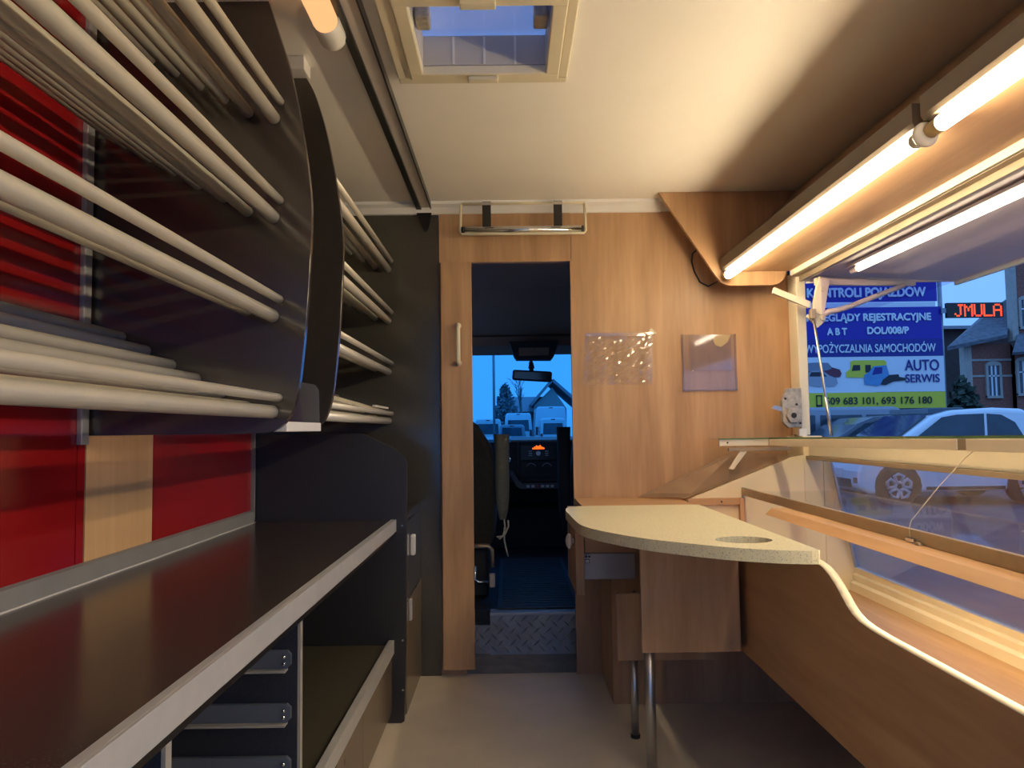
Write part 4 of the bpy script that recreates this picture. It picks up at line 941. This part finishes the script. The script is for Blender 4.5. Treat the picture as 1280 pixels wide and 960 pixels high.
# --- yard ahead, seen through the windscreen
def rear_vehicle(name, label, cx, Y, W, H, paint, win, L=4.0, round_=.12, cat='van', lamps=True):
    t = thing(name, label, cat, (cx, Y + L / 2, GZ))
    x0, x1 = cx - W / 2, cx + W / 2
    zb = GZ + .32; z1 = GZ + H
    prof = [(x0, zb), (x0, GZ + H * .55), (x0 + W * .05, z1 - .12), (x0 + W * .10, z1), (x1 - W * .10, z1), (x1 - W * .05, z1 - .12), (x1, GZ + H * .55), (x1, zb)]
    MB().prism(prof, 'y', Y, Y + L).build('body', paint, t, round_, 2)
    zw0, zw1, ww = GZ + H * win[0], GZ + H * win[1], W * win[2]
    MB().prism([(cx - ww / 2, zw0), (cx - ww / 2 * .93, zw1), (cx + ww / 2 * .93, zw1), (cx + ww / 2, zw0)], 'y', Y - .012, Y + .05).build('rear_window', M_CARG, t)
    if lamps:
        for s in (-1, 1): box('tail_lamp', tuple(sorted((cx + s * W * .485, cx + s * W * .40))), (Y - .015, Y + .04), (GZ + H * .33, GZ + H * .52), M_TAIL, t)
    box('number_plate', (cx - .26, cx + .26), (Y - .012, Y + .02), (GZ + .62, GZ + .74), M_SWHITE, t)
    box('roof_lamp', (cx - .12, cx + .12), (Y - .012, Y + .02), (z1 - .12, z1 - .06), M_TAIL, t)
    box('bumper', (x0 + .03, x1 - .03), (Y - .08, Y + .03), (GZ + .36, GZ + .58), M_CARB, t, .03)
    for s in (-1, 1):
        for yy in (Y + .8, Y + L - .7): MB().tube([(cx + s * (W / 2 - .22), yy, GZ + .32), (cx + s * (W / 2 - .02), yy, GZ + .32)], .32, 16).build('tyre', M_TYRE, t)
    return t
rear_vehicle('white_van', 'tall white panel van furthest right in the yard ahead', far(689, 540, 52).x, 52, 2.15, 2.85, M_CARW, (.52, .70, .70), 5.2)
rear_vehicle('white_van', 'low white van with rear window just before the tall van', far(691.5, 540, 47).x, 47, 1.60, 2.0, M_CARW, (.50, .84, .78), 4.0)
rear_vehicle('white_van', 'white van left of the tall van in the yard ahead', far(648, 540, 55).x, 55, 2.0, 2.5, M_CARW, (.48, .80, .78), 4.6)
rear_vehicle('silver_car', 'silver hatchback before the middle white van', far(640, 540, 46).x, 46, 1.66, 1.62, M_CARS, (.58, .88, .74), 4.0, .16, 'car')
rear_vehicle('white_van', 'white minivan at the far left of the windscreen view', far(610, 540, 52).x, 52, 1.9, 2.05, M_CARW, (.50, .84, .78), 4.4)
yb = thing('yard_building', 'long low building with hipped roof beyond the parked vans', 'building', (2.5, 85, GZ))  # roofs and gable wall are paled, distance haze put into their colour
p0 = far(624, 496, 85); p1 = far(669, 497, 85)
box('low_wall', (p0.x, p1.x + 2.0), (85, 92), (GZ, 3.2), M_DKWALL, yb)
prism('low_roof', [(84.4, 3.1), (88.5, 4.9), (92.6, 3.1)], 'x', p0.x - .3, p1.x + 2.2, mat('hazed_tile_roof', (.42, .32, .33), .8, var=.1), yb)
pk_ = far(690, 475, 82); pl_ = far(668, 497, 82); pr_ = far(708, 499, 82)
MB().prism([(pl_.x, GZ), (pl_.x, pl_.z - .8), (pk_.x, pk_.z - .8), (pr_.x, pr_.z - 1.0), (pr_.x, GZ)], 'y', 82, 90).build('gable_wall', mat('hazed_render', (.42, .40, .38), .8), yb)
sheet('gable_roof', [(pl_.x - .4, 81.4, pl_.z - .8), (pl_.x - .4, 91, pl_.z - .8), (pk_.x, 91, pk_.z), (pk_.x, 81.4, pk_.z)], .3, mat('hazed_roof_slate', (.34, .31, .33), .8), yb)
sheet('gable_roof', [(pk_.x, 81.4, pk_.z), (pk_.x, 91, pk_.z), (pr_.x + 3.5, 91, pr_.z - 2.4), (pr_.x + 3.5, 81.4, pr_.z - 2.4)], .3, mat('hazed_roof_slate', (.34, .31, .33), .8), yb)
lp = far(617.5, 500, 30)
tag(tube('lamp_post', [(lp.x, 30, GZ), (lp.x, 30, 6.0)], .05, M_POST, None, 8), 'slim grey lamp post standing left in the windscreen view', 'post')
def bare_tree(label, x, y, h, seed):
    t = thing('bare_tree', label, 'tree', (x, y, GZ)); r = random.Random(seed); b = MB(); k = MB()
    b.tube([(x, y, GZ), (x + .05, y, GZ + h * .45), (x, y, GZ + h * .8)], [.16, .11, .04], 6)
    def br(p, d, L, rad, lev):
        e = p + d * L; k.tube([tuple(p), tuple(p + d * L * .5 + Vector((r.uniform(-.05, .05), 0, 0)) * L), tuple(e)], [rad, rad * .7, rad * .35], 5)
        if lev:
            for _ in range(3): br(p + d * L * r.uniform(.35, .95), (d + Vector((r.uniform(-.8, .8), r.uniform(-.6, .6), r.uniform(0, .5)))).normalized(), L * .58, rad * .5, lev - 1)
    for i in range(11): br(Vector((x, y, GZ + h * (.35 + .045 * i))), Vector((r.uniform(-1, 1), r.uniform(-.5, .5), r.uniform(.5, 1.2))).normalized(), h * .24, .05, 2)
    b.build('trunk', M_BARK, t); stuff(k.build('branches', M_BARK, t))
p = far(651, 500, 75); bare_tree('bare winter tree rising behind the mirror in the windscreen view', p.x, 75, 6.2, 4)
p = far(632, 500, 78); leafy('conifer', 'dark conifer beside the bare tree beyond the yard', (p.x, 78, 3.0), 1.2, 3.0, mat('hazed_conifer', (.20, .22, .23), .9, var=.4), 500, 9, 'tree', .3)  # leaf colour lightened to stand in for distance haze

for o in list(bpy.data.objects):
    if '_w' in o: del o['_w']
